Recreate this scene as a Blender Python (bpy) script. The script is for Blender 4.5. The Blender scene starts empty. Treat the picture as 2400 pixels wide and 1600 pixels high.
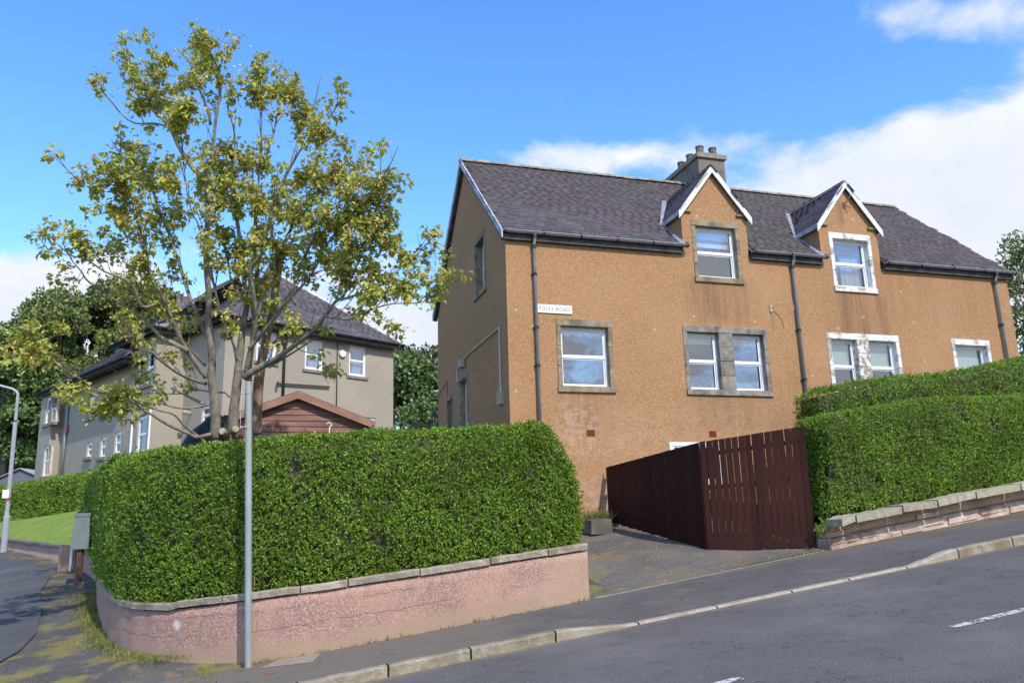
import bpy, math, random
import numpy as np
from mathutils import Vector, Matrix, noise as mnoise
from math import sin, cos, pi, radians
random.seed(7); rng = np.random.default_rng(7)
S = bpy.context.scene
COL = S.collection

# ------------------------------------------------------------------ camera
EYE = 1.65
YAW, PIT, ROL, FPX = 1.2654706778, 0.2254431618, -0.0284263122, 1900.0
fw = Vector((cos(YAW), sin(YAW), 0)); rt = Vector((sin(YAW), -cos(YAW), 0)); UPV = Vector((0, 0, 1))
f3 = fw*cos(PIT) + UPV*sin(PIT); u3 = -fw*sin(PIT) + UPV*cos(PIT)
CR = cos(ROL)*rt + sin(ROL)*u3; CU = cos(ROL)*u3 - sin(ROL)*rt
CAMP = Vector((0, 0, EYE))
cam = bpy.data.cameras.new('camera'); camo = bpy.data.objects.new('camera', cam); COL.objects.link(camo)
cam.sensor_width = 36.0; cam.sensor_fit = 'HORIZONTAL'; cam.lens = FPX/2400*36; cam.clip_end = 3000; cam.clip_start = 0.05
M3 = Matrix((CR, CU, -f3)).transposed()
camo.matrix_world = Matrix.Translation(CAMP) @ M3.to_4x4()
S.camera = camo

# ------------------------------------------------------------------ sun, sky, exposure
SUN_AZ, SUN_EL = radians(13), radians(45)          # azimuth measured from -Y towards +X
sdir = Vector((sin(SUN_AZ)*cos(SUN_EL), -cos(SUN_AZ)*cos(SUN_EL), sin(SUN_EL)))
sl = bpy.data.lights.new('sun', 'SUN'); sl.energy = 2.25; sl.angle = radians(0.6); sl.color = (1.0, 0.95, 0.87)
so = bpy.data.objects.new('sun', sl); COL.objects.link(so)
so.rotation_euler = sdir.to_track_quat('Z', 'Y').to_euler()
S.view_settings.view_transform = 'Standard'; S.view_settings.look = 'None'
S.view_settings.exposure = 1.0; S.view_settings.gamma = 1.0; S.view_settings.use_curve_mapping = False

def NN(nt, typ, **kw):
    n = nt.nodes.new(typ)
    for k, v in kw.items():
        if k.startswith('i_'): n.inputs[k[2:].replace('_', ' ')].default_value = v
        else: setattr(n, k, v)
    return n
def MA(nt, op, a, b=None, c=None, clamp=False):
    n = nt.nodes.new('ShaderNodeMath'); n.operation = op; n.use_clamp = clamp
    for i, v in enumerate((a, b, c)):
        if v is None: continue
        if isinstance(v, (int, float)): n.inputs[i].default_value = v
        else: nt.links.new(v, n.inputs[i])
    return n.outputs[0]
def VM(nt, op, a, b=None, out=0):
    n = nt.nodes.new('ShaderNodeVectorMath'); n.operation = op
    for i, v in enumerate((a, b)):
        if v is None: continue
        if hasattr(v, 'is_output'): nt.links.new(v, n.inputs[i])
        else: n.inputs[i].default_value = v
    return n.outputs[out]
def MIX(nt, fac, a, b, blend='MIX'):
    n = nt.nodes.new('ShaderNodeMix'); n.data_type = 'RGBA'; n.blend_type = blend; n.clamp_factor = True
    for s_, v in ((n.inputs[0], fac), (n.inputs[6], a), (n.inputs[7], b)):
        if hasattr(v, 'is_output'): nt.links.new(v, s_)
        elif isinstance(v, (int, float)): s_.default_value = v
        else: s_.default_value = (*v[:3], 1)
    return n.outputs[2]
def SMOOTH(nt, x, lo, hi):
    n = nt.nodes.new('ShaderNodeMapRange'); n.interpolation_type = 'SMOOTHSTEP'
    nt.links.new(x, n.inputs[0]); n.inputs[1].default_value = lo; n.inputs[2].default_value = hi
    return n.outputs[0]
def NOISE(nt, vec, scale, detail=3, rough=.55, dist=0.0, out='Fac'):
    n = nt.nodes.new('ShaderNodeTexNoise'); n.inputs['Scale'].default_value = scale; n.inputs['Detail'].default_value = detail
    n.inputs['Roughness'].default_value = rough; n.inputs['Distortion'].default_value = dist
    if vec is not None: nt.links.new(vec, n.inputs['Vector'])
    return n.outputs[out]

def ray(px, py): return f3 + CR*((px-1200)/FPX) - CU*((py-800)/FPX)
W = bpy.data.worlds.new('World'); S.world = W; W.use_nodes = True
nt = W.node_tree; nt.nodes.clear()
sky = NN(nt, 'ShaderNodeTexSky', sky_type='NISHITA', sun_disc=False, sun_elevation=SUN_EL,
         sun_rotation=math.atan2(sdir.x, sdir.y), air_density=1.0, dust_density=0.4, ozone_density=2.0, altitude=50)
tc = NN(nt, 'ShaderNodeTexCoord'); gdir = VM(nt, 'NORMALIZE', tc.outputs['Generated'])
sep = NN(nt, 'ShaderNodeSeparateXYZ'); nt.links.new(gdir, sep.inputs[0]); dz = sep.outputs[2]
# cloud coordinates: direction over (height + offset) so that clouds flatten towards the horizon
den = MA(nt, 'ADD', MA(nt, 'MAXIMUM', dz, 0.0), 0.35)
cv = VM(nt, 'DIVIDE', gdir, None); 
_c = NN(nt, 'ShaderNodeCombineXYZ'); [nt.links.new(den, _c.inputs[i]) for i in range(3)]
nt.links.new(_c.outputs[0], cv.node.inputs[1])
n1 = NOISE(nt, cv, 3.4, 9, .58, .25); n2 = NOISE(nt, cv, 1.1, 4, .5); 
tot = MA(nt, 'SUBTRACT', MA(nt, 'ADD', MA(nt, 'MULTIPLY', n1, 1.15), MA(nt, 'MULTIPLY', n2, 0.30)), 0.20)
def bump(px, py, rx, ry, amp):
    global tot
    c = ray(px, py).normalized()
    d = VM(nt, 'SUBTRACT', gdir, tuple(c))
    a = MA(nt, 'DIVIDE', VM(nt, 'DOT_PRODUCT', d, tuple(CR), out=1), rx/FPX)
    b = MA(nt, 'DIVIDE', VM(nt, 'DOT_PRODUCT', d, tuple(CU), out=1), ry/FPX)
    r2 = MA(nt, 'ADD', MA(nt, 'MULTIPLY', a, a), MA(nt, 'MULTIPLY', b, b))
    g = MA(nt, 'MULTIPLY', MA(nt, 'EXPONENT', MA(nt, 'MULTIPLY', r2, -1.0)), amp)
    tot = MA(nt, 'ADD', tot, g)
for b_ in [(2330, 470, 430, 250, .36), (1950, 500, 300, 120, .20), (2380, 20, 170, 60, .26), (2110, 40, 60, 50, .12), (1370, 375, 230, 45, .26), (900, 0, 1300, 300, -.26), (500, 420, 450, 170, -.16),
           (1300, 820, 1500, 190, .14), (1560, 190, 230, 150, -.12), (20, 690, 190, 110, .30), (800, 790, 450, 120, .26), (980, 480, 240, 110, -.08)]:
    bump(*b_)
def cloudbank(c, r, amp):                  # broad cloud banks elsewhere round the sky
    global tot
    d = VM(nt, 'DISTANCE', gdir, tuple(Vector(c).normalized()), out=1); k = MA(nt, 'DIVIDE', d, r)
    tot = MA(nt, 'ADD', tot, MA(nt, 'MULTIPLY', MA(nt, 'EXPONENT', MA(nt, 'MULTIPLY', MA(nt, 'MULTIPLY', k, k), -1.0)), amp))
cloudbank((.55, -.95, .22), .75, .24); cloudbank((-.9, -.5, .25), .6, .10); cloudbank((1.0, -.2, .2), .5, .08)
cover = SMOOTH(nt, tot, 0.54, 0.76)
low = SMOOTH(nt, dz, 0.30, 0.02)
cover = MA(nt, 'MAXIMUM', cover, MA(nt, 'MULTIPLY', low, 0.45))
shade = NOISE(nt, cv, 3.4, 6, .5)
thick = SMOOTH(nt, tot, 0.70, 1.05)
cc = MIX(nt, SMOOTH(nt, shade, .40, .66), (.76, .82, .95), (.95, .965, 1.0))
cc = MIX(nt, MA(nt, 'MULTIPLY', thick, .55), cc, (.70, .75, .88))
bgs = NN(nt, 'ShaderNodeBackground'); bgs.inputs[1].default_value = 0.15
gam = NN(nt, 'ShaderNodeHueSaturation'); gam.inputs['Saturation'].default_value = 1.28; gam.inputs['Hue'].default_value = .507; gam.inputs['Value'].default_value = 1.2
nt.links.new(sky.outputs[0], gam.inputs['Color']); nt.links.new(gam.outputs[0], bgs.inputs[0])
bgc = NN(nt, 'ShaderNodeBackground'); nt.links.new(cc, bgc.inputs[0]); bgc.inputs[1].default_value = 0.54
mx = NN(nt, 'ShaderNodeMixShader'); nt.links.new(cover, mx.inputs[0]); nt.links.new(bgs.outputs[0], mx.inputs[1]); nt.links.new(bgc.outputs[0], mx.inputs[2])
wo = NN(nt, 'ShaderNodeOutputWorld'); nt.links.new(mx.outputs[0], wo.inputs[0])
W.cycles.sampling_method = 'MANUAL'; W.cycles.sample_map_resolution = 512

# ------------------------------------------------------------------ geometry helpers
def onY(px, py, y): v = ray(px, py); return CAMP + v*(y/v.y)
def onX(px, py, x): v = ray(px, py); return CAMP + v*(x/v.x)
def dep(px, py, d): return CAMP + ray(px, py)*d
def onV(px, py, P, d):                     # vertical plane through P along horizontal direction d
    n = Vector((-d.y, d.x, 0)); v = ray(px, py); return CAMP + v*(n.dot(P - CAMP)/n.dot(v))
def gz(x, y):
    xx = max(-60, min(80, x)); yy = max(0, min(y, 120)-10)
    z = .12*xx + .1*yy
    return z
def gz_n(x, y): return gz(x, y)
def hitG(px, py):
    v = ray(px, py); t = 1.0
    while t < 150:
        P = CAMP + v*t
        if P.z < gz(P.x, P.y): break
        t += .02
    return P

WLOC = {}
def wl(o): return WLOC.get(o.name, Vector((0, 0, 0)))
def place(o, parent=None, kind=None, label=None, cat=None, group=None):
    if not o.users_collection: COL.objects.link(o)
    if parent is not None:
        o.parent = parent
        if o.data is not None and o.name not in WLOC: o.location = o.location - wl(parent)
    if kind: o['kind'] = kind
    if label: o['label'] = label
    if cat: o['category'] = cat
    if group: o['group'] = group
    return o
def thing(name, label, cat, loc=(0, 0, 0), group=None):
    o = bpy.data.objects.new(name, None); COL.objects.link(o); o.location = loc; WLOC[o.name] = Vector(loc)
    o.empty_display_size = .3
    o['label'] = label; o['category'] = cat
    if group: o['group'] = group
    return o
class MB:
    def __init__(s): s.v = []; s.f = []; s.m = []
    def face(s, pts, m=0):
        b = len(s.v); s.v += [tuple(p) for p in pts]; s.f.append(tuple(range(b, b+len(pts)))); s.m.append(m)
    def hexa(s, p, m=0):                      # 8 points, bottom 4 then top 4
        b = len(s.v); s.v += [tuple(q) for q in p]
        for f in ((3, 2, 1, 0), (4, 5, 6, 7), (0, 1, 5, 4), (1, 2, 6, 5), (2, 3, 7, 6), (3, 0, 4, 7)):
            s.f.append(tuple(b+i for i in f)); s.m.append(m)
    def box(s, x0, x1, y0, y1, z0, z1, m=0):
        s.hexa([(x0, y0, z0), (x1, y0, z0), (x1, y1, z0), (x0, y1, z0), (x0, y0, z1), (x1, y0, z1), (x1, y1, z1), (x0, y1, z1)], m)
    def fbox(s, F, a0, a1, b0, b1, c0, c1, m=0):
        s.hexa([F(a0, b0, c1), F(a1, b0, c1), F(a1, b0, c0), F(a0, b0, c0), F(a0, b1, c1), F(a1, b1, c1), F(a1, b1, c0), F(a0, b1, c0)], m)
    def prism(s, poly, off, m=0):             # polygon extruded by vector
        off = Vector(off); n = len(poly); b = len(s.v)
        s.v += [tuple(p) for p in poly] + [tuple(Vector(p)+off) for p in poly]
        s.f.append(tuple(b+i for i in range(n))[::-1]); s.m.append(m)
        s.f.append(tuple(b+n+i for i in range(n))); s.m.append(m)
        for i in range(n):
            j = (i+1) % n; s.f.append((b+i, b+j, b+n+j, b+n+i)); s.m.append(m)
    def tube(s, pts, rad, n=8, m=0, cap=True):
        pts = [Vector(p) for p in pts]
        if isinstance(rad, (int, float)): rad = [rad]*len(pts)
        b = len(s.v); pu = None
        for i, p in enumerate(pts):
            t = (pts[min(i+1, len(pts)-1)] - pts[max(i-1, 0)])
            if t.length < 1e-9: t = Vector((0, 0, 1))
            t.normalize()
            if pu is None: pu = t.orthogonal().normalized()
            pu = (pu - t*pu.dot(t)); pu = pu.normalized() if pu.length > 1e-6 else t.orthogonal().normalized()
            w = t.cross(pu)
            for k in range(n):
                a = 2*pi*k/n; s.v.append(tuple(p + (pu*cos(a) + w*sin(a))*rad[i]))
        for i in range(len(pts)-1):
            for k in range(n):
                k2 = (k+1) % n
                s.f.append((b+i*n+k, b+i*n+k2, b+(i+1)*n+k2, b+(i+1)*n+k)); s.m.append(m)
        if cap:
            s.f.append(tuple(b+k for k in range(n))[::-1]); s.m.append(m)
            e = b+(len(pts)-1)*n; s.f.append(tuple(e+k for k in range(n))); s.m.append(m)
    def mesh(s, name, mats, smooth=False):
        me = bpy.data.meshes.new(name); me.from_pydata(s.v, [], s.f)
        for m in (mats if isinstance(mats, (list, tuple)) else [mats]): me.materials.append(m)
        if len(set(s.m)) > 1: me.polygons.foreach_set('material_index', s.m)
        if smooth: me.polygons.foreach_set('use_smooth', [True]*len(me.polygons))
        me.update(); return me
    def obj(s, name, mats, parent=None, smooth=False, **kw):
        o = bpy.data.objects.new(name, s.mesh(name, mats, smooth))
        return place(o, parent, **kw)
def npmesh(name, V, Q, mat, parent=None, attr=None, **kw):      # V (n,3), Q (m,k) polygons of k corners
    me = bpy.data.meshes.new(name); V = np.asarray(V, np.float32); Q = np.asarray(Q, np.int32)
    me.vertices.add(len(V)); me.vertices.foreach_set('co', V.ravel())
    m, k = Q.shape
    me.loops.add(m*k); me.loops.foreach_set('vertex_index', Q.ravel())
    me.polygons.add(m); me.polygons.foreach_set('loop_start', np.arange(0, m*k, k, dtype=np.int32))
    me.materials.append(mat)
    if attr is not None:
        a = me.attributes.new('tone', 'FLOAT', 'FACE'); a.data.foreach_set('value', np.asarray(attr, np.float32))
    me.update(calc_edges=True)
    o = bpy.data.objects.new(name, me); return place(o, parent, **kw)
def frame(O, u, n):
    O = Vector(O); u = Vector(u).normalized(); n = Vector(n).normalized()
    def F(a, b, c=0.0): return O + u*a + Vector((0, 0, b)) + n*c
    F.O, F.u, F.n = O, u, n; return F

# ------------------------------------------------------------------ materials
def newmat(name):
    m = bpy.data.materials.new(name); m.use_nodes = True; nt = m.node_tree
    b = nt.nodes['Principled BSDF']; tc = NN(nt, 'ShaderNodeTexCoord')
    return m, nt, b, tc.outputs['Object']
def scaled(nt, v, sc):
    n = NN(nt, 'ShaderNodeMapping'); n.inputs['Scale'].default_value = sc; nt.links.new(v, n.inputs[0]); return n.outputs[0]
def bumpn(nt, b, h, strength, dist):
    n = NN(nt, 'ShaderNodeBump'); n.inputs['Strength'].default_value = strength; n.inputs['Distance'].default_value = dist
    nt.links.new(h, n.inputs['Height']); nt.links.new(n.outputs[0], b.inputs['Normal'])
def PM(name, c1, c2, scale=4, rough=.8, c3=None, s3=.7, bump=0, bscale=40, stretch=(1, 1, 1), metal=0, spec=.3, lo=.35, hi=.65, rnd=0, detail=4):
    m, nt, b, v = newmat(name)
    vv = scaled(nt, v, stretch) if stretch != (1, 1, 1) else v
    col = MIX(nt, SMOOTH(nt, NOISE(nt, vv, scale, detail), lo, hi), c1, c2)
    if c3: col = MIX(nt, SMOOTH(nt, NOISE(nt, vv, s3, 5), .45, .68), col, c3)
    if rnd:
        oi = NN(nt, 'ShaderNodeObjectInfo'); geo = NN(nt, 'ShaderNodeNewGeometry')
        r = MA(nt, 'FRACT', MA(nt, 'ADD', oi.outputs['Random'], geo.outputs['Random Per Island']))
        k = MA(nt, 'ADD', MA(nt, 'MULTIPLY', r, rnd), 1-rnd/2)
        cmb = NN(nt, 'ShaderNodeCombineXYZ'); [nt.links.new(k, cmb.inputs[i]) for i in range(3)]
        col = MIX(nt, 1.0, col, cmb.outputs[0], 'MULTIPLY')
    nt.links.new(col, b.inputs['Base Color'])
    b.inputs['Roughness'].default_value = rough; b.inputs['Metallic'].default_value = metal
    b.inputs['Specular IOR Level'].default_value = spec
    if bump: bumpn(nt, b, NOISE(nt, vv, bscale, 3), bump, .02)
    return m
def box_mask(nt, v, cx, cz, wx, wz, axis='X', soft=.3):
    s = NN(nt, 'ShaderNodeSeparateXYZ'); nt.links.new(v, s.inputs[0])
    a = MA(nt, 'ABSOLUTE', MA(nt, 'SUBTRACT', s.outputs[0 if axis == 'X' else 1], cx)); c = MA(nt, 'ABSOLUTE', MA(nt, 'SUBTRACT', s.outputs[2], cz))
    ma = SMOOTH(nt, a, wx*(1+soft), wx*(1-soft)); mc = SMOOTH(nt, c, wz*(1+soft), wz*(1-soft))
    return MA(nt, 'MULTIPLY', ma, mc)

YF, XG, LEN, WID = 16.717, 5.176, 14.707, 7.354
def harl_mat():
    m, nt, b, v = newmat('harling')
    vor = NN(nt, 'ShaderNodeTexVoronoi'); vor.inputs['Scale'].default_value = 68; nt.links.new(v, vor.inputs['Vector'])
    hs = NN(nt, 'ShaderNodeSeparateColor'); nt.links.new(vor.outputs['Color'], hs.inputs[0]); r = hs.outputs[0]
    col = MIX(nt, SMOOTH(nt, r, .1, .6), (.325, .166, .075), (.430, .246, .120))
    col = MIX(nt, MA(nt, 'MULTIPLY', SMOOTH(nt, r, .84, .92), .4), col, (.62, .44, .29))
    big = NOISE(nt, v, .55, 5); col = MIX(nt, MA(nt, 'MULTIPLY', SMOOTH(nt, big, .45, .7), .35), col, (.48, .28, .16))
    fine = NOISE(nt, v, 7, 4); col = MIX(nt, MA(nt, 'MULTIPLY', SMOOTH(nt, fine, .45, .75), .22), col, (.30, .15, .075))
    # dirt streaks running down from sills and from the hook
    st = NOISE(nt, scaled(nt, v, (3.2, 3.2, .18)), 1.6, 4)
    streak = SMOOTH(nt, st, .42, .66)
    tot = None
    for (cx, cz, wx, wz, k) in [(10.68, 6.9, .85, .55, .75), (14.72, 6.75, .9, .75, .8), (7.0, 4.2, .85, .5, .45), (10.7, 4.2, 1.25, .5, .4), (14.7, 6.2, .75, 1.0, .4), (14.5, 9.55, .10, .35, .6), (12.07, 6.55, .05, .3, .9), (12.9, 4.4, 1.6, .9, .3), (17, 7.4, 3.5, .8, .25)]:
        k_ = MA(nt, 'MULTIPLY', box_mask(nt, v, cx, cz, wx, wz, soft=.45), k)
        tot = k_ if tot is None else MA(nt, 'MAXIMUM', tot, k_)
    geo = NN(nt, 'ShaderNodeNewGeometry')
    col = MIX(nt, MA(nt, 'MULTIPLY', MA(nt, 'MULTIPLY', tot, MA(nt, 'ADD', MA(nt, 'MULTIPLY', streak, .7), .3)), .75), col, (.155, .085, .055))
    # pale lime patches
    pn = SMOOTH(nt, NOISE(nt, v, 9, 5), .42, .6); pt = None
    for (cx, cz, wx, wz, k) in [(6.75, 3.75, .5, .6, .8), (8.0, 2.25, 1.3, .45, .9), (7.7, 1.8, 1.6, .5, 1), (9.3, 3.7, 2.3, .6, .35), (13.7, 8.5, .15, .35, .6)]:
        k_ = MA(nt, 'MULTIPLY', box_mask(nt, v, cx, cz, wx, wz, soft=.5), k); pt = k_ if pt is None else MA(nt, 'MAXIMUM', pt, k_)
    col = MIX(nt, MA(nt, 'MULTIPLY', pt, MA(nt, 'MULTIPLY', pn, .42)), col, (.60, .45, .36))
    # scattered missing chips
    v2 = NN(nt, 'ShaderNodeTexVoronoi'); v2.inputs['Scale'].default_value = 2.2; nt.links.new(v, v2.inputs['Vector'])
    chip = SMOOTH(nt, v2.outputs['Distance'], .10, .06)
    col = MIX(nt, MA(nt, 'MULTIPLY', chip, .5), col, (.62, .5, .42))
    nt.links.new(col, b.inputs['Base Color']); b.inputs['Roughness'].default_value = .92; b.inputs['Specular IOR Level'].default_value = .15
    bumpn(nt, b, vor.outputs['Distance'], .9, .012)
    return m
M_HARL = harl_mat()
def slate_mat(name, ca, cb, cc_, cd):
    m, nt, b, v = newmat(name)
    oi = NN(nt, 'ShaderNodeObjectInfo'); geo = NN(nt, 'ShaderNodeNewGeometry')
    r = MA(nt, 'FRACT', MA(nt, 'ADD', oi.outputs['Random'], geo.outputs['Random Per Island']))
    wpos = geo.outputs['Position']
    band = SMOOTH(nt, NOISE(nt, scaled(nt, wpos, (.35, .5, 1.2)), 1.3, 4), .38, .62)
    col = MIX(nt, r, ca, cb)
    col = MIX(nt, MA(nt, 'MULTIPLY', band, .75), col, cc_)
    r2 = MA(nt, 'FRACT', MA(nt, 'MULTIPLY', r, 17.3))
    col = MIX(nt, MA(nt, 'MULTIPLY', SMOOTH(nt, r2, .8, .95), .55), col, cd)
    col = MIX(nt, MA(nt, 'MULTIPLY', SMOOTH(nt, NOISE(nt, wpos, 9, 5), .60, .74), .4), col, (.22, .21, .19))
    k = MA(nt, 'ADD', MA(nt, 'MULTIPLY', MA(nt, 'FRACT', MA(nt, 'MULTIPLY', r, 5.7)), .36), .82)
    cmb = NN(nt, 'ShaderNodeCombineXYZ'); [nt.links.new(k, cmb.inputs[i]) for i in range(3)]
    col = MIX(nt, 1.0, col, cmb.outputs[0], 'MULTIPLY')
    nt.links.new(col, b.inputs['Base Color']); b.inputs['Roughness'].default_value = .7; b.inputs['Specular IOR Level'].default_value = .2
    bumpn(nt, b, NOISE(nt, wpos, 30, 3), .4, .01)
    return m
M_SLATE = slate_mat('roof_slate', (.070, .062, .058), (.098, .087, .082), (.100, .072, .086), (.085, .088, .095))
M_SLATE2 = slate_mat('roof_slate_purple', (.082, .076, .082), (.110, .101, .108), (.112, .094, .112), (.14, .13, .135))
M_STONE = PM('dressed_stone', (.24, .18, .11), (.32, .26, .17), 6, c3=(.14, .12, .09), s3=2.5, bump=.5, bscale=60)
M_STONEG = PM('grey_weathered_stone', (.20, .17, .14), (.30, .27, .23), 5, c3=(.10, .09, .08), s3=3, bump=.5, bscale=50)
M_STONEP = PM('painted_stone', (.74, .72, .68), (.62, .58, .52), 7, c3=(.33, .29, .24), s3=5, lo=.5, hi=.8, bump=.4, bscale=60)
M_STONEPF = PM('flaking_painted_stone', (.66, .63, .58), (.30, .24, .18), 9, lo=.42, hi=.58, bump=.5, bscale=60)
M_UPVC = PM('white_frame', (.78, .78, .78), (.70, .70, .69), 3, rough=.35, spec=.5)
M_WOODW = PM('white_painted_board', (.80, .80, .80), (.70, .70, .72), 5, rough=.5, c3=(.55, .56, .60), s3=3)
M_LILAC = PM('weathered_white_board', (.52, .54, .60), (.44, .45, .50), 7, rough=.6, c3=(.30, .30, .32), s3=4)
M_LEAD = PM('lead_flashing', (.17, .18, .20), (.26, .27, .30), 5, rough=.6)
M_GUTTER = PM('dark_gutter', (.035, .034, .035), (.075, .073, .075), 6, rough=.6, spec=.2)
M_PIPE = PM('grey_downpipe', (.20, .205, .23), (.26, .26, .29), 5, rough=.4, spec=.5)
M_PIPEB = PM('black_downpipe', (.014, .013, .013), (.028, .026, .025), 5, rough=.75, spec=.1)
M_CHIM = PM('grey_harled_stack', (.15, .125, .105), (.24, .205, .175), 45, c3=(.11, .095, .08), s3=1.5, bump=.8, bscale=90)
M_CHIMCAP = PM('chimney_cope', (.20, .165, .125), (.27, .23, .18), 9, bump=.4)
M_POT = PM('chimney_pot', (.09, .085, .085), (.15, .14, .135), 8, rough=.7)
M_POTR = PM('terracotta_pot', (.50, .15, .07), (.42, .12, .06), 8)
M_VENT = PM('terracotta_vent', (.42, .07, .035), (.34, .055, .03), 9, rough=.6)
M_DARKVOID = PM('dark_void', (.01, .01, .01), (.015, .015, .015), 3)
M_RIDGE = PM('ridge_tile', (.25, .21, .16), (.33, .29, .24), 10, c3=(.18, .16, .13), s3=3, bump=.5, rnd=.3)
M_BLIND = PM('roller_blind', (.70, .72, .68), (.64, .66, .63), 2)
M_BLINDT = PM('pale_green_blind', (.52, .64, .60), (.47, .59, .55), 2)
M_CURT = PM('net_curtain', (.60, .64, .70), (.42, .47, .55), 30, stretch=(1, 1, .05))
M_SIGNW = PM('sign_enamel', (.80, .80, .78), (.76, .76, .74), 4, rough=.3)
M_SIGNT = PM('sign_lettering', (.04, .04, .045), (.05, .05, .05), 4)
M_WIRE = PM('white_conduit', (.60, .58, .54), (.50, .47, .42), 7)
M_WIRED = PM('dark_cable', (.06, .04, .03), (.08, .05, .04), 7)
M_BOXG = PM('weathered_box', (.42, .40, .30), (.34, .32, .24), 7)
M_DOORW = PM('white_door', (.74, .74, .76), (.70, .70, .72), 3, rough=.4)
def glass_mat(name, tint, base=.22):
    m, nt, b, v = newmat(name); nt.nodes.remove(b)
    gl = NN(nt, 'ShaderNodeBsdfGlossy'); gl.inputs['Roughness'].default_value = .015; gl.inputs[0].default_value = (*tint, 1)
    tr = NN(nt, 'ShaderNodeBsdfTransparent'); tr.inputs[0].default_value = (.86, .88, .89, 1)
    fr = NN(nt, 'ShaderNodeFresnel'); fr.inputs[0].default_value = 1.5
    geo = NN(nt, 'ShaderNodeNewGeometry')
    fac = MA(nt, 'MINIMUM', MA(nt, 'ADD', MA(nt, 'MULTIPLY', fr.outputs[0], 1.3), base), 1.0)
    fac = MA(nt, 'MULTIPLY', fac, MA(nt, 'SUBTRACT', 1.0, geo.outputs['Backfacing']))
    bmp = NN(nt, 'ShaderNodeBump'); bmp.inputs['Strength'].default_value = .05; bmp.inputs['Distance'].default_value = .05
    nt.links.new(NOISE(nt, v, 2.2, 2), bmp.inputs['Height']); nt.links.new(bmp.outputs[0], gl.inputs['Normal'])
    mx = NN(nt, 'ShaderNodeMixShader'); nt.links.new(fac, mx.inputs[0]); nt.links.new(tr.outputs[0], mx.inputs[1]); nt.links.new(gl.outputs[0], mx.inputs[2])
    nt.links.new(mx.outputs[0], nt.nodes['Material Output'].inputs[0]); return m
M_GLASS = glass_mat('window_glass', (.9, .93, .97))
def leaf_mat(name, cols, trans=.35, rough=.45, spec=.3, wn=(1.4, .38)):
    m, nt, b, v = newmat(name)
    geo = NN(nt, 'ShaderNodeNewGeometry'); oi = NN(nt, 'ShaderNodeObjectInfo')
    r = MA(nt, 'FRACT', MA(nt, 'ADD', oi.outputs['Random'], geo.outputs['Random Per Island']))
    cr = NN(nt, 'ShaderNodeValToRGB'); e = cr.color_ramp.elements
    while len(e) < len(cols): e.new(.5)
    for i, (p, c) in enumerate(cols): e[i].position = p; e[i].color = (*c, 1)
    nt.links.new(r, cr.inputs[0])
    nz = NOISE(nt, geo.outputs['Position'], wn[0], 4)
    k = MA(nt, 'ADD', MA(nt, 'MULTIPLY', SMOOTH(nt, nz, .3, .7), wn[1]), 1-wn[1]/2)
    cmb = NN(nt, 'ShaderNodeCombineXYZ'); [nt.links.new(k, cmb.inputs[i]) for i in range(3)]
    col = MIX(nt, 1.0, cr.outputs[0], cmb.outputs[0], 'MULTIPLY')
    nt.links.new(col, b.inputs['Base Color']); b.inputs['Roughness'].default_value = rough; b.inputs['Specular IOR Level'].default_value = spec
    tl = NN(nt, 'ShaderNodeBsdfTranslucent'); nt.links.new(col, tl.inputs[0])
    mx = NN(nt, 'ShaderNodeMixShader'); mx.inputs[0].default_value = trans
    nt.links.new(b.outputs[0], mx.inputs[1]); nt.links.new(tl.outputs[0], mx.inputs[2])
    nt.links.new(mx.outputs[0], nt.nodes['Material Output'].inputs[0]); return m
M_PRIVET = leaf_mat('privet_leaf', [(0, (.070, .130, .013)), (.45, (.160, .265, .024)), (.85, (.26, .39, .042)), (.97, (.34, .44, .07))], .30, .45, .35)
M_SYC = leaf_mat('sycamore_leaf', [(0, (.18, .27, .04)), (.35, (.36, .44, .07)), (.76, (.57, .58, .13)), (.88, (.56, .40, .10)), (1, (.50, .21, .05))], .40, .5, .3)
M_SEED = leaf_mat('seed_cluster', [(0, (.58, .36, .10)), (.4, (.58, .46, .12)), (1, (.60, .56, .16))], .2, .6, .2)
M_DARKTREE = leaf_mat('dense_foliage', [(0, (.055, .085, .02)), (.5, (.13, .175, .04)), (.85, (.24, .28, .09)), (1, (.34, .30, .10))], .15, .5, .35)
M_PALETREE = leaf_mat('pale_foliage', [(0, (.05, .095, .025)), (.5, (.11, .18, .05)), (.9, (.21, .29, .10)), (1, (.30, .35, .14))], .15, .5, .35)
M_SCRUB = leaf_mat('scrub_foliage', [(0, (.05, .055, .02)), (.6, (.085, .085, .03)), (1, (.14, .12, .05))], .15, .6, .2)
M_GRASSB = leaf_mat('grass_blade', [(0, (.12, .15, .03)), (.5, (.20, .22, .05)), (1, (.34, .28, .12))], .3, .6, .2)
M_MOSS = leaf_mat('moss_tuft', [(0, (.13, .12, .03)), (.5, (.22, .20, .045)), (1, (.28, .20, .08))], .2, .8, .1)
M_TWIGS = PM('hedge_twigs', (.03, .035, .015), (.07, .065, .03), 25, bump=.8, bscale=60)
M_BARK = PM('grey_bark', (.15, .125, .098), (.26, .22, .175), 9, stretch=(1, 1, .5), c3=(.25, .245, .16), s3=3, bump=.9, bscale=22)
M_BARKD = PM('dead_bark', (.24, .165, .105), (.42, .31, .21), 10, stretch=(1.6, 1.6, .22), c3=(.14, .09, .06), s3=5, bump=1, bscale=30)
M_CUT = PM('cut_wood', (.42, .36, .27), (.34, .28, .20), 12)
M_TWIG = PM('twig_bark', (.09, .072, .054), (.14, .115, .085), 9)
M_FENCE = PM('brown_fence_stain', (.034, .0118, .0095), (.050, .0165, .0125), 7, rough=.75, stretch=(1, 1, .12), c3=(.030, .009, .007), s3=3, spec=.12, rnd=.35, bump=.3)
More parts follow.
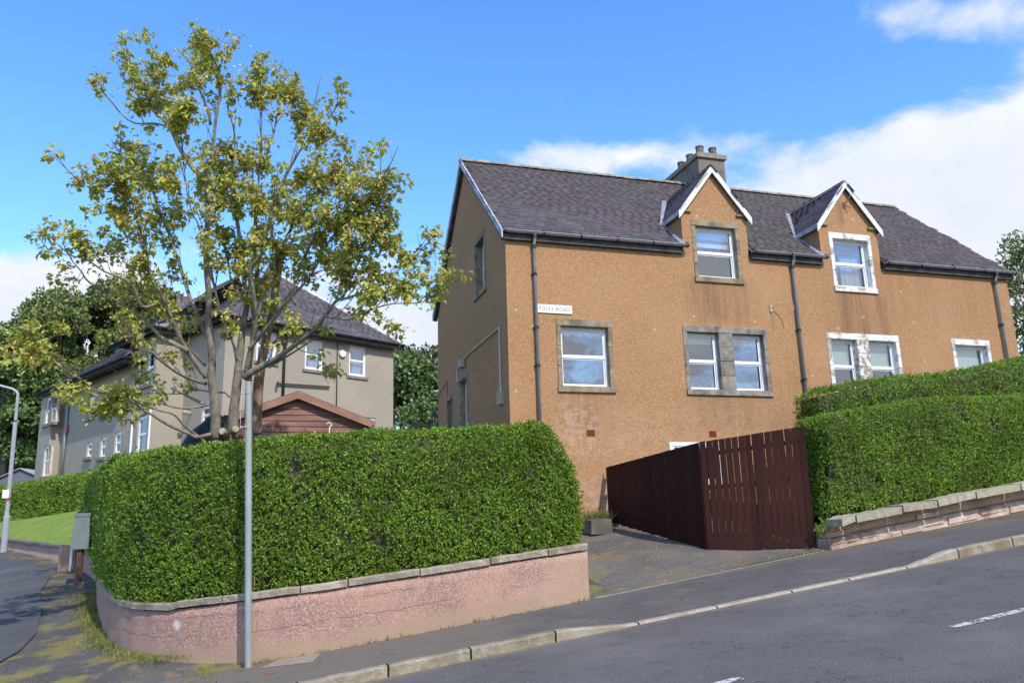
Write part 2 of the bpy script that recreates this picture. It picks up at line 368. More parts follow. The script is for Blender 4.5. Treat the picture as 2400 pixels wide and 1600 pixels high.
M_SHED = PM('brown_shed_board', (.21, .105, .085), (.28, .15, .12), 7, rough=.7, stretch=(.3, 1, 1.5), c3=(.16, .08, .065), s3=3, rnd=.3, bump=.4)
M_SHEDB = PM('shed_bargeboard', (.25, .13, .09), (.31, .175, .125), 6, rough=.7, stretch=(.5, 1, 1), bump=.3)
M_FELT = PM('roofing_felt', (.05, .055, .05), (.08, .085, .075), 20)
def pinkwall_mat():
    m, nt, b, v = newmat('pink_harled_wall')
    vor = NN(nt, 'ShaderNodeTexVoronoi'); vor.inputs['Scale'].default_value = 75; nt.links.new(v, vor.inputs['Vector'])
    hs = NN(nt, 'ShaderNodeSeparateColor'); nt.links.new(vor.outputs['Color'], hs.inputs[0]); r = hs.outputs[0]
    col = MIX(nt, SMOOTH(nt, r, .1, .8), (.24, .14, .115), (.40, .25, .20))
    col = MIX(nt, MA(nt, 'MULTIPLY', SMOOTH(nt, r, .86, .95), .4), col, (.55, .45, .38))
    col = MIX(nt, MA(nt, 'MULTIPLY', SMOOTH(nt, NOISE(nt, v, 1.4, 5), .4, .65), .55), col, (.44, .27, .20))
    col = MIX(nt, MA(nt, 'MULTIPLY', SMOOTH(nt, NOISE(nt, v, 4, 5), .5, .7), .4), col, (.27, .16, .14))
    s = NN(nt, 'ShaderNodeSeparateXYZ'); nt.links.new(v, s.inputs[0])
    # sandy end of the wall, dirt at the foot (height over the sloping ground)
    hgt = MA(nt, 'SUBTRACT', s.outputs[2], MA(nt, 'ADD', MA(nt, 'MULTIPLY', s.outputs[0], .12), MA(nt, 'MULTIPLY', MA(nt, 'MAXIMUM', MA(nt, 'SUBTRACT', s.outputs[1], 10), 0), .1)))
    hn = MA(nt, 'ADD', hgt, MA(nt, 'MULTIPLY', NOISE(nt, v, 3, 4), -.35))
    col = MIX(nt, MA(nt, 'MULTIPLY', SMOOTH(nt, hn, .02, -.12), .75), col, (.33, .235, .155))
    e = SMOOTH(nt, MA(nt, 'ADD', s.outputs[0], MA(nt, 'MULTIPLY', NOISE(nt, v, 4, 3), .5)), 4.05, 4.2)
    col = MIX(nt, MA(nt, 'MULTIPLY', e, .4), col, (.40, .28, .19))
    for (c, rr) in [((-.9, 11.95, .53), .17), ((-1.75, 12.95, .55), .13)]:
        d = VM(nt, 'DISTANCE', v, c, out=1); d = MA(nt, 'ADD', d, MA(nt, 'MULTIPLY', NOISE(nt, v, 14, 4), .16))
        col = MIX(nt, MA(nt, 'MULTIPLY', SMOOTH(nt, d, rr, rr*.7), .8), col, (.66, .62, .60))
    wv = MA(nt, 'ABSOLUTE', MA(nt, 'SUBTRACT', MA(nt, 'ADD', hgt, MA(nt, 'MULTIPLY', NOISE(nt, v, 2.3, 6, .65), .22)), .42))
    cm = MA(nt, 'MULTIPLY', SMOOTH(nt, wv, .008, .003), SMOOTH(nt, NOISE(nt, v, 1.1, 2), .47, .55))
    wv2 = MA(nt, 'ABSOLUTE', MA(nt, 'SUBTRACT', MA(nt, 'ADD', hgt, MA(nt, 'MULTIPLY', NOISE(nt, v, 3.1, 6, .65), .15)), .62))
    cm2 = MA(nt, 'MULTIPLY', SMOOTH(nt, wv2, .007, .003), SMOOTH(nt, NOISE(nt, v, .9, 2), .5, .58))
    col = MIX(nt, MA(nt, 'MULTIPLY', MA(nt, 'MAXIMUM', cm, cm2), .55), col, (.07, .045, .04))
    nt.links.new(col, b.inputs['Base Color']); b.inputs['Roughness'].default_value = .92; b.inputs['Specular IOR Level'].default_value = .15
    bumpn(nt, b, vor.outputs['Distance'], .4, .007); return m
M_PINK = pinkwall_mat()
M_COPE = PM('coping_stone', (.24, .205, .15), (.34, .29, .22), 9, c3=(.16, .13, .09), s3=4, bump=.8, bscale=45, rnd=.25)
M_LICHEN = PM('lichen_coping', (.28, .24, .18), (.40, .355, .27), 9, c3=(.32, .31, .19), s3=3, bump=.8, bscale=45, rnd=.3)
M_RUBBLE = PM('rubble_stone', (.46, .33, .26), (.56, .46, .37), 6, c3=(.30, .20, .15), s3=3, bump=.9, bscale=30, rnd=.35)
M_RENDER = PM('worn_render', (.44, .29, .18), (.52, .36, .25), 6, c3=(.34, .27, .20), s3=2, bump=.8, bscale=50)
def asphalt(name, c1, c2, spk=.35, patch=None, pscale=.8, dirt=None):
    m, nt, b, v = newmat(name)
    vor = NN(nt, 'ShaderNodeTexVoronoi'); vor.inputs['Scale'].default_value = 90; nt.links.new(v, vor.inputs['Vector'])
    hs = NN(nt, 'ShaderNodeSeparateColor'); nt.links.new(vor.outputs['Color'], hs.inputs[0])
    col = MIX(nt, hs.outputs[0], c1, c2)
    col = MIX(nt, MA(nt, 'MULTIPLY', SMOOTH(nt, NOISE(nt, v, .6, 6), .4, .7), .45), col, [x*1.35 for x in c2])
    col = MIX(nt, MA(nt, 'MULTIPLY', SMOOTH(nt, NOISE(nt, v, 3.1, 5), .5, .72), .3), col, [x*.7 for x in c1])
    v2 = NN(nt, 'ShaderNodeTexVoronoi'); v2.inputs['Scale'].default_value = 6.5; nt.links.new(v, v2.inputs['Vector'])
    col = MIX(nt, MA(nt, 'MULTIPLY', SMOOTH(nt, v2.outputs['Distance'], .085, .05), spk), col, (.42, .41, .39))
    if patch:
        for (pc, sc, lo, hi, k) in patch:
            col = MIX(nt, MA(nt, 'MULTIPLY', SMOOTH(nt, NOISE(nt, v, sc, 7, .62), lo, hi), k), col, pc)
    if dirt:
        sx = NN(nt, 'ShaderNodeSeparateXYZ'); nt.links.new(v, sx.inputs[0])
        for ax, lo, hi, c, k in dirt:
            cc_ = MA(nt, 'ADD', sx.outputs[ax], MA(nt, 'MULTIPLY', MA(nt, 'SUBTRACT', NOISE(nt, v, 1.6, 5), .5), abs(hi-lo)*1.3))
            col = MIX(nt, MA(nt, 'MULTIPLY', SMOOTH(nt, cc_, lo, hi), k), col, c)
        # tar seam and faint cracks
        w_ = MA(nt, 'ABSOLUTE', MA(nt, 'SUBTRACT', NOISE(nt, v, .45, 5, .6), .5)); col = MIX(nt, MA(nt, 'MULTIPLY', SMOOTH(nt, w_, .0035, .0012), .45), col, (.03, .03, .03))
    nt.links.new(col, b.inputs['Base Color']); b.inputs['Roughness'].default_value = .9; b.inputs['Specular IOR Level'].default_value = .12
    bumpn(nt, b, vor.outputs['Distance'], .5, .008); return m
M_ROAD = asphalt('road_asphalt', (.090, .083, .079), (.138, .127, .119), dirt=[(1, 9.08, 9.30, (.20, .165, .115), .8)])
M_PAVE = asphalt('pavement_asphalt', (.080, .073, .070), (.120, .110, .104), .3, [((.18, .145, .11), 1.1, .52, .68, .45)], dirt=[(0, 4.0, 2.7, (.185, .155, .12), .65), (1, 11.1, 11.4, (.17, .135, .095), .6)])
M_OLDPAVE = asphalt('old_pavement', (.068, .062, .059), (.105, .098, .091), .5, [((.20, .17, .055), 1.4, .50, .60, .85), ((.25, .17, .09), 2.3, .55, .68, .6)])
M_SIDE = asphalt('side_road_asphalt', (.068, .067, .070), (.098, .096, .098), .3, [((.15, .145, .14), .5, .5, .7, .5)])
M_DRIVE = asphalt('driveway_surface', (.085, .074, .066), (.15, .132, .12), .5, [((.19, .145, .085), 1.0, .48, .62, .7), ((.20, .19, .06), 1.7, .57, .66, .55)])
M_KERB = PM('kerb_stone', (.24, .20, .14), (.34, .29, .21), 12, c3=(.20, .16, .10), s3=2.5, bump=.8, bscale=60, rnd=.2)
M_KERBL = PM('pale_kerb', (.30, .255, .20), (.37, .32, .255), 12, c3=(.24, .19, .12), s3=2.5, bump=.5, bscale=60)
M_EDGE = PM('concrete_edging', (.24, .215, .19), (.32, .29, .26), 9)
M_PATCHC = PM('bare_concrete', (.24, .195, .15), (.30, .25, .20), 12)
M_IRON = PM('rusty_iron', (.20, .09, .06), (.26, .13, .09), 20)
M_LAWN = PM('lawn_grass', (.12, .20, .018), (.19, .27, .03), 9, c3=(.24, .26, .045), s3=.9, bump=.8, bscale=60)
M_SOIL = PM('garden_ground', (.06, .075, .025), (.10, .10, .04), 5, c3=(.09, .07, .045), s3=1.2, bump=.6)
M_GALV = PM('galvanised_steel', (.27, .31, .31), (.34, .38, .38), 6, rough=.45, stretch=(1, 1, .3), c3=(.30, .31, .26), s3=3, metal=.25, spec=.5)
M_CABG = PM('cabinet_grey', (.135, .165, .155), (.16, .19, .18), 4, rough=.5)
M_CABP = PM('brown_post', (.10, .045, .035), (.14, .07, .055), 10, rough=.5)
M_LAMPP = PM('grey_lamp_column', (.38, .38, .42), (.44, .44, .47), 5, rough=.5)
M_GHARL = PM('grey_harled_wall', (.30, .26, .21), (.36, .315, .255), 35, c3=(.38, .325, .245), s3=.35, bump=.6, bscale=80, detail=5)
M_GSTONE = PM('grey_sill', (.18, .155, .125), (.24, .21, .17), 9)
M_TARP = PM('black_cover', (.010, .013, .012), (.022, .028, .022), 8, rough=.7, bump=.8, bscale=12)
M_PINKF = PM('pink_petals', (.62, .04, .22), (.70, .10, .32), 30)
M_RED = PM('red_plastic', (.60, .03, .02), (.55, .03, .02), 4, rough=.4)
M_BLUEB = PM('dark_blue_iron', (.03, .035, .06), (.05, .055, .08), 4, rough=.4)
M_WHITEP = PM('road_paint', (.50, .49, .47), (.10, .10, .10), 16, lo=.47, hi=.58, detail=6)
M_YEL = PM('yellow_card', (.75, .60, .03), (.70, .55, .03), 4)
M_GSHED = PM('grey_shed_wall', (.11, .115, .14), (.14, .145, .17), 8, stretch=(6, 6, .2))
M_GSHEDR = PM('grey_shed_roof', (.27, .29, .27), (.33, .35, .33), 8)
# ================================================================== GROUND
XJ = -2.9                                     # where the main pavement turns into the side street
def grid(xs, ys, zf, name, mat, kind='structure', label=None, thick=None):
    V = [(x, y, zf(x, y)) for y in ys for x in xs]; n = len(xs)
    Q = [(j*n+i, j*n+i+1, (j+1)*n+i+1, (j+1)*n+i) for j in range(len(ys)-1) for i in range(n-1)]
    return npmesh(name, V, Q, mat, kind=kind)
def lin(a, b, n): return [a+(b-a)*i/(n-1) for i in range(n)]
xs = [-900, -300, -150, -90] + lin(-60, 80, 71) + [110, 160, 300, 900]
ys = [-600, -200, -60, -20] + lin(-8, 9, 8) + lin(10, 120, 56) + [160, 250, 500, 900]
grid(xs, ys, lambda x, y: gz(x, y)-.12, 'ground', M_SOIL)
def roadz(x): return .12*max(-60, min(80, x))-.05
rx = [-60]+lin(-30, 40, 71)+[80]
grid(rx, lin(-1.5, 9.30, 12), lambda x, y: roadz(x)+.03*(1-abs(y-3.9)/5.4), 'road', M_ROAD)
# near pavement on the camera's side
grid(rx, [-4.5, -1.65], lambda x, y: roadz(x)+.1, 'near_pavement', M_PAVE)
# kerb height along the road (dropped at the driveway)
def ss(a, b, x): t = max(0, min(1, (x-a)/(b-a))); return t*t*(3-2*t)
def kh(x):
    return .115 - .095*ss(3.36, 4.45, x) + .10*ss(8.45, 9.35, x)
def paveline(x):                               # back edge of the pavement (foot of the walls)
    if x < 4.8: return 11.32
    return 11.25 + (x-4.8)*.085 if x < 9 else 11.62 + (x-9)*.05
px_ = lin(-1.2, 30, 105)
V = []; Q = []; rows = [0, .12, .5, 1.0]
for i, x in enumerate(px_):
    y0, y1 = 9.42, paveline(x)
    for k in rows:
        y = y0+(y1-y0)*k
        # flat part near the kerb follows the kerb, the wall side rises back
        zk = roadz(x)+kh(x); zw = roadz(x)+.115
        V.append((x, y, zk+(zw-zk)*ss(.1, .9, k)+.004))
n = len(rows)
for i in range(len(px_)-1):
    for k in range(n-1): Q.append((i*n+k, (i+1)*n+k, (i+1)*n+k+1, i*n+k+1))
npmesh('pavement', V, Q, M_PAVE, kind='structure')
# old mossy footway around the corner, and the side street beyond it
def kerbY(x): return 9.42
def sidez(x, y): return gz(x, y)+.062
grid(lin(-1.2, -26, 40), lin(9.42, 11.6, 6), lambda x, y: roadz(x)+.115+.003 if x > -50 else 0, 'footway', M_OLDPAVE)
grid(lin(-30, 5.0, 60), lin(11.3, 60, 50), lambda x, y: gz(x, y)+.045 if y > 11.8 else roadz(x)+.11 + (y-11.3)*.02, 'corner_footway', M_OLDPAVE)
# newer asphalt of the side street, its curved edge as seen at the left of the picture
edge = [hitG(*p) for p in [(-60, 1585), (0, 1562), (45, 1535), (82, 1495), (97, 1440), (96, 1390), (120, 1352), (70, 1325), (0, 1310), (-60, 1300)]]
m = MB(); poly = [(p.x, p.y) for p in edge]
far = [hitG(-300, 1300), hitG(-300, 1585)]
allp = poly + [(f.x, f.y) for f in far]
# triangulated as a fan strip of small quads between the edge and the far side
E_ = [Vector((x, y, 0)) for x, y in poly]; V = []; Q = []
K = 14
for i, p in enumerate(E_):
    q = Vector((-14, p.y*.9+1.0, 0))
    for k in range(K+1):
        r = p.lerp(q, k/K); V.append((r.x, r.y, gz(r.x, r.y)+(.062 if r.y > 11.8 else .075)+.006))
for i in range(len(E_)-1):
    for k in range(K): Q.append((i*(K+1)+k, (i+1)*(K+1)+k, (i+1)*(K+1)+k+1, i*(K+1)+k+1))
npmesh('side_road', V, Q, M_SIDE, kind='structure')

# kerb stones, each a piece
kerb = thing('kerb', 'x', 'x', (0, 9.3, 0)); del kerb['label']; del kerb['category']; kerb['kind'] = 'structure'
joints = [-7, -6.1, -5.2, -4.2, -3.3, -2.35, -1.4, -.45, .48, 1.43, 2.35, 3.36, 4.42, 5.5, 6.6, 7.5, 8.45, 9.35, 10.35, 11.3, 12.2, 13.1, 14, 15, 16, 17, 18, 19, 20, 21, 22, 23, 24, 25, 26]
for a, b in zip(joints[:-1], joints[1:]):
    m = MB(); g = .012; N = 6
    lo_ = 4.42 <= a < 8.4
    for i in range(N):
        xa, xb = a+g+(b-a-2*g)*i/N, a+g+(b-a-2*g)*(i+1)/N
        def sec(x):
            zr = roadz(x); h = kh(x)+.004+.004*mnoise.noise(Vector((x*5, 1, 2)))
            jt = .005*mnoise.noise(Vector((x*7, 0, 0)))
            return [(x, 9.30+jt, zr-.06), (x, 9.43, zr-.06), (x, 9.43, zr+h), (x, 9.325+jt, zr+h), (x, 9.302+jt, zr+h-.022)]
        A, B_ = sec(xa), sec(xb); n5 = 5
        for k in range(n5): m.face([A[k], B_[k], B_[(k+1) % n5], A[(k+1) % n5]][::-1])
        if i == 0: m.face(A)
        if i == N-1: m.face(B_[::-1])
    m.obj('kerb_stone', M_KERBL if 3.3 <= a < 9.3 else M_KERB, kerb)
m = MB()                                       # dirty joint bed under the stones
for i in range(66):
    x0, x1 = -7+i*.5, -6.5+i*.5
    m.hexa([(x0, 9.32, roadz(x0)-.1), (x1, 9.32, roadz(x1)-.1), (x1, 9.425, roadz(x1)-.1), (x0, 9.425, roadz(x0)-.1), (x0, 9.32, roadz(x0)+kh(x0)-.02), (x1, 9.32, roadz(x1)+kh(x1)-.02), (x1, 9.425, roadz(x1)+kh(x1)-.02), (x0, 9.425, roadz(x0)+kh(x0)-.02)])
m.obj('kerb_bed', M_DARKVOID, kerb)
# concrete edging between pavement and driveway
m = MB()
for i in range(12):
    x0, x1 = 4.72+i*.36, 4.72+(i+1)*.36
    def zz(x): return roadz(x)+.125
    m.hexa([(x0, paveline(x0), zz(x0)-.08), (x1, paveline(x1), zz(x1)-.08), (x1, paveline(x1)+.045, zz(x1)-.08), (x0, paveline(x0)+.045, zz(x0)-.08),
            (x0, paveline(x0), zz(x0)), (x1, paveline(x1), zz(x1)), (x1, paveline(x1)+.045, zz(x1)), (x0, paveline(x0)+.045, zz(x0))])
m.obj('driveway_edging', M_EDGE, kind='structure')
def drz(x, y):
    z0 = roadz(x)+.125; return z0 + (gz(x, y)+.06 - z0)*ss(11.2, 13.5, y) + .025*mnoise.noise(Vector((x*1.7, y*1.7, 0)))*ss(11.5, 12.2, y)
V = []; Q = []; nx, ny = 40, 44
for j in range(ny):
    for i in range(nx):
        x = 4.60+5.6*i/(nx-1); y = paveline(x)+.04+(YF+.1-paveline(x)-.04)*j/(ny-1); V.append((x, y, drz(x, y)))
Q = [(j*nx+i, j*nx+i+1, (j+1)*nx+i+1, (j+1)*nx+i) for j in range(ny-1) for i in range(nx-1)]
npmesh('driveway', V, Q, M_DRIVE, kind='structure')
# garden ground inside the hedges, raised behind the corner wall
grid(lin(-.2, 4.6, 12), lin(11.7, 30, 20), lambda x, y: gz(x, y)+.45*ss(11.5, 12.5, y), 'garden', M_SOIL)
grid(lin(-1.4, -.21, 5), lin(13.0, 30, 20), lambda x, y: gz(x, y)+.45*ss(12.8, 13.6, y), 'side_garden', M_SOIL)
grid(lin(9.3, 30, 14), lin(12.0, YF, 8), lambda x, y: gz(x, y)+.45, 'upper_garden', M_SOIL)
# road markings
def dash(pts, w=.11, name='road_marking'):
    m = MB(); (x0, y0), (x1, y1) = pts; N = 8
    for i in range(N):
        a, b = x0+(x1-x0)*i/N, x0+(x1-x0)*(i+1)/N; ya, yb = y0+(y1-y0)*i/N, y0+(y1-y0)*(i+1)/N
        def zz(x, y): return roadz(x)+.03*(1-abs(y-3.9)/5.4)+.004
        m.face([(a, ya-w/2, zz(a, ya-w/2)), (b, yb-w/2, zz(b, yb-w/2)), (b, yb+w/2, zz(b, yb+w/2)), (a, ya+w/2, zz(a, ya+w/2))])
    return m.obj(name, M_WHITEP, kind='structure')
for a, b in [(-2.0, 0), (1.75, 3.78), (5.95, 9.9), (12, 16)]: dash([(a, 6.1), (b, 6.12)])
# concrete patch and iron cover on the pavement
def patch(px_list, name, mat, dz_):
    P = [onplane_pave(p) for p in px_list]; m = MB(); m.face([(q.x, q.y, q.z+dz_) for q in P]); return m.obj(name, mat, kind='structure')
def onplane_pave(p):
    v = ray(*p); n = Vector((-.12, 0, 1)); d = .069
    t = (d - n.dot(CAMP))/n.dot(v); return CAMP+v*t
patch([(606, 1566), (655, 1545), (700, 1527), (762, 1519), (745, 1538), (733, 1551)], 'concrete_patch', M_PATCHC, .004)
patch([(430, 1568), (480, 1554), (482, 1560), (440, 1572)], 'concrete_patch', M_PATCHC, .004)
patch([(616, 1575), (650, 1570), (646, 1576), (622, 1580)], 'iron_cover', M_IRON, .004)

# ================================================================== MAIN HOUSE
H = thing('brown_house', 'large semi-detached house of orange-brown pebbledash with slate roof and two gabled dormers', 'house', (XG, YF, 1.5))
FF = frame((XG, YF, 0), (1, 0, 0), (0, -1, 0))         # facade: a along X, c outwards
FG = frame((XG, YF, 0), (0, 1, 0), (-1, 0, 0))         # left gable: a along Y
ZE = EYE+6.443; ZTOP = 11.68
def rz(y): return 8.22 + (y-(YF-.15))*(ZTOP-8.22)/(WID/2+.15)
def wallgrid(m, F, a0, a1, b0, b1, holes, depth=.22, c=0.0):
    As = sorted({a0, a1, *[h[0] for h in holes], *[h[1] for h in holes]}); Bs = sorted({b0, b1, *[h[2] for h in holes], *[h[3] for h in holes]})
    As = [a for a in As if a0 <= a <= a1]; Bs = [b for b in Bs if b0 <= b <= b1]
    for i in range(len(As)-1):
        for j in range(len(Bs)-1):
            ca, cb = (As[i]+As[i+1])/2, (Bs[j]+Bs[j+1])/2
            if any(h[0] < ca < h[1] and h[2] < cb < h[3] for h in holes): continue
            m.face([F(As[i], Bs[j], c), F(As[i+1], Bs[j], c), F(As[i+1], Bs[j+1], c), F(As[i], Bs[j+1], c)])
    for h in holes:
        x0, x1, y0, y1 = h; y0 = max(y0, b0); y1 = min(y1, b1)
        if y1 <= y0: continue
        for P in ([(x0, y0), (x0, y1)], [(x1, y1), (x1, y0)], [(x1, y0), (x0, y0)], [(x0, y1), (x1, y1)]):
            (p, q), (r, s) = P
            if q == s and ((q == y0 and h[2] < b0) or (q == y1 and h[3] > b1)): continue
            m.face([F(p, q, c), F(r, s, c), F(r, s, c-depth), F(p, q, c-depth)])
def px_rect(F, plane, l, r, t, b):
    """opening measured in the photograph, put on its wall"""
    mx_, my = (l+r)/2, (t+b)/2
    def AB(px, py):
        P = plane(px, py); d = P-F.O; return d.dot(F.u), P.z
    return AB(l, my)[0], AB(r, my)[0], AB(mx_, b)[1], AB(mx_, t)[1]
FPL = lambda px, py: onY(px, py, YF)
h_, s_ = EYE+4.602, EYE+2.911
dh_, ds_ = EYE+7.33, EYE+5.708
rects = dict(w1=(1.147, 2.526, s_, h_), w2=(4.361, 6.682, s_, h_), w3=(8.444, 10.681, s_, h_), w4=(12.411, 13.713, s_+.35, h_), d1=(4.821, 6.166, ds_, dh_), d2=(8.871, 10.191, ds_, dh_), bw=(3.80, 5.2, 2.5, 3.46))
m = MB(); wallgrid(m, FF, 0, LEN, .4, ZE, list(rects.values()))
m.box(XG+.001, XG+LEN-.001, YF+WID-.02, YF+WID, .4, ZE)                                       # back wall
m.obj('front_wall', M_HARL, H)
# left gable with window and door openings
gwin = (1.674, 2.773, EYE+5.679, EYE+7.331); gdoor = (3.62, 4.72, 3.5, 5.72); gw2 = (5.45, 6.2, 4.2, 5.42)
m = MB(); wallgrid(m, FG, 0, WID, .4, ZE, [gwin, gdoor, gw2])
hw = WID/2; zt = rz(YF+hw)-.12
def gable_cells(F, zlo, holes):
    m.face([F(0, ZE), F(WID, ZE), F(hw, zt)]) if not holes else None
g = gwin
ztopwin = g[3]
# triangle above the eave line, split round the window top
k = (zt-ZE)/hw
def zg(a): return ZE + k*min(a, WID-a)
m.face([FG(0, ZE), FG(g[0], ZE), FG(g[0], zg(g[0]))])
m.face([FG(g[0], ztopwin), FG(g[1], ztopwin), FG(g[1], zg(g[1])), FG(g[0], zg(g[0]))])
m.face([FG(g[1], ZE), FG(WID, ZE), FG(hw, zt), FG(g[1], zg(g[1]))])
for (p, q, r, s) in [(g[0], ZE, g[0], ztopwin), (g[1], ztopwin, g[1], ZE), (g[0], ztopwin, g[1], ztopwin)]:
    m.face([FG(p, q), FG(r, s), FG(r, s, -.22), FG(p, q, -.22)])
m.obj('left_gable_wall', M_HARL, H)
m = MB(); X1 = XG+LEN
m.face([(X1, YF, .4), (X1, YF+WID, .4), (X1, YF+WID, ZE), (X1, YF+hw, zt), (X1, YF, ZE)]); m.obj('right_gable_wall', M_HARL, H)

def stone(name, F, a0, a1, b0, b1, c0, c1, mat, parent=None, bev=.008):
    m = MB(); j = lambda: random.uniform(-.004, .004)
    P = [F(a0+j(), b0+j(), c1-bev), F(a1+j(), b0+j(), c1-bev), F(a1, b0, c0), F(a0, b0, c0), F(a0+j(), b1+j(), c1-bev), F(a1+j(), b1+j(), c1-bev), F(a1, b1, c0), F(a0, b1, c0)]
    m.hexa(P)
    Q = [F(a0+bev, b0+bev, c1), F(a1-bev, b0+bev, c1), F(a1-bev, b1-bev, c1), F(a0+bev, b1-bev, c1)]
    o = [P[0], P[1], P[5], P[4]]
    m.f.pop(2); m.m.pop(2)
    for i in range(4): k = (i+1) % 4; m.face([o[i], o[k], Q[k], Q[i]])
    m.face(Q)
    return m.obj(name, mat, parent or H)
def surround(F, r, openings, mat, par=None, side=.11, head=.16, foot=.14, mull=None, proud=.02, nj=3, matm=None, dep_=.2):
    a0, a1, b0, b1 = r
    stone('lintel_stone', F, a0, a1, b1-head, b1, -dep_, proud, mat, par)
    stone('sill_stone', F, a0-.01, a1+.01, b0, b0+foot, -dep_, proud+.03, mat, par)
    zs = [b0+foot+.003+(b1-head-b0-foot-.006)*i/nj for i in range(nj+1)]
    for s0, s1 in [(a0, a0+side), (a1-side, a1)]:
        for i in range(nj): stone('jamb_stone', F, s0, s1, zs[i]+.003, zs[i+1]-.003, -dep_, proud, mat, par)
    if mull:
        for i in range(nj): stone('mullion_stone', F, mull[0], mull[1], zs[i]+.003, zs[i+1]-.003, -dep_, proud, matm or mat, par)
def window(F, a0, a1, b0, b1, par=None, rec=.13, fr=.05, mid=.5, blind=None, bl=.4, curtain=False, valance=False, pane=M_GLASS, fm=M_UPVC, side_in=0, name='window'):
    m = MB(); c1, c0 = -rec, -rec-.07
    m.fbox(F, a0, a1, b0, b0+fr*.9, c0, c1); m.fbox(F, a0, a1, b1-fr, b1, c0, c1)
    m.fbox(F, a0, a0+fr, b0+fr*.9, b1-fr, c0, c1); m.fbox(F, a1-fr, a1, b0+fr*.9, b1-fr, c0, c1)
    bm = b0+(b1-b0)*mid; s = .032
    if mid > 0:
        m.fbox(F, a0+fr, a1-fr, bm-.022, bm+.022, c0+.01, c1-.008)
    ia0, ia1 = a0+fr, a1-fr
    for (q0, q1, off) in ([(b0+fr*.9, bm-.022, -.03), (bm+.022, b1-fr, -.014)] if mid > 0 else [(b0+fr, b1-fr, -.02)]):
        cc0, cc1 = c1+off-.022, c1+off
        m.fbox(F, ia0-.004, ia0+s, q0-.004, q1+.004, cc0, cc1); m.fbox(F, ia1-s, ia1+.004, q0-.004, q1+.004, cc0, cc1)
        m.fbox(F, ia0+s, ia1-s, q0-.004, q0+s, cc0, cc1); m.fbox(F, ia0+s, ia1-s, q1-s, q1+.004, cc0, cc1)
    m.fbox(F, a0-.0, a1+.0, b0-.012, b0+.006, c0, c1+.05)
    w = m.obj(name, fm, par or H)
    for (q0, q1, off) in ([(b0+fr, bm-.02, -.043), (bm+.02, b1-fr, -.027)] if mid > 0 else [(b0+fr, b1-fr, -.033)]):
        mm = MB(); mm.fbox(F, ia0+s*.5, ia1-s*.5, q0, q1, c1+off-.006, c1+off+.002); mm.obj('pane', pane, w)
    if blind:
        mm = MB(); mm.fbox(F, ia0-.02, ia1+.02, b1-(b1-b0)*bl, b1-.02, c0-.06, c0-.052); mm.fbox(F, ia0-.02, ia1+.02, b1-(b1-b0)*bl-.02, b1-(b1-b0)*bl, c0-.065, c0-.05); mm.obj('blind', blind, w)
    if curtain:
        mm = MB(); n = 26; amp = .025
        for (s0, s1) in curtain:
            for i in range(n):
                t0, t1 = s0+(s1-s0)*i/n, s0+(s1-s0)*(i+1)/n
                x0, x1 = ia0+(ia1-ia0)*t0, ia0+(ia1-ia0)*t1
                y0, y1 = amp*sin(i*1.9), amp*sin((i+1)*1.9)
                mm.face([F(x0, b0+.03, c0-.12+y0), F(x1, b0+.03, c0-.12+y1), F(x1, b1-.03, c0-.12+y1), F(x0, b1-.03, c0-.12+y0)])
        mm.obj('curtain', M_CURT, w)
    if valance:
        mm = MB(); n = 28
        for i in range(n):
            x0, x1 = ia0+(ia1-ia0)*i/n, ia0+(ia1-ia0)*(i+1)/n
            f = lambda t: .07+.06*abs(sin(t*pi*3.5))
            mm.face([F(x0, b1-fr-f(i/n)-.02, c0-.03), F(x1, b1-fr-f((i+1)/n)-.02, c0-.03), F(x1, b1-fr, c0-.03), F(x0, b1-fr, c0-.03)])
        mm.obj('valance', M_BLIND, w)
    return w
def inner(r, side=.11, head=.16, foot=.14): return r[0]+side, r[1]-side, r[2]+foot, r[3]-head
r = rects['w1']; surround(FF, r, 1, M_STONE); i = inner(r); window(FF, *i, valance=True)
r = rects['w2']; mu = (5.315, 5.70); surround(FF, r, 2, M_STONEG, mull=mu, nj=4); i = inner(r)
window(FF, i[0], mu[0], i[2], i[3], blind=M_BLIND, bl=.16); window(FF, mu[1], i[1], i[2], i[3], blind=M_BLIND, bl=.16)
r = rects['w3']; mu = (9.33, 9.70); surround(FF, r, 2, M_STONEP, mull=mu, nj=4, matm=M_STONEPF); i = inner(r)
window(FF, i[0], mu[0], i[2], i[3], blind=M_BLINDT, bl=.46); window(FF, mu[1], i[1], i[2], i[3], blind=M_BLINDT, bl=.46)
r = rects['w4']; surround(FF, r, 1, M_STONEP); i = inner(r); window(FF, *i, mid=0, blind=M_BLINDT, bl=.9)
r = rects['d1']; surround(FF, r, 1, M_STONE, nj=4); i = inner(r); window(FF, *i, blind=M_BLIND, bl=.34, fr=.055)
r = rects['d2']; surround(FF, r, 1, M_STONEP); i = inner(r); window(FF, *i, curtain=[(.35, 1.0)], fr=.06)
r = rects['bw']; window(FF, r[0], r[1], r[2], r[3], rec=-.01, fr=.09, mid=0)
m = MB(); m.fbox(FF, r[0]+.15, r[0]+.42, r[2]+.3, r[3]-.12, -.16, -.15); m.obj('window_card', M_YEL, H)
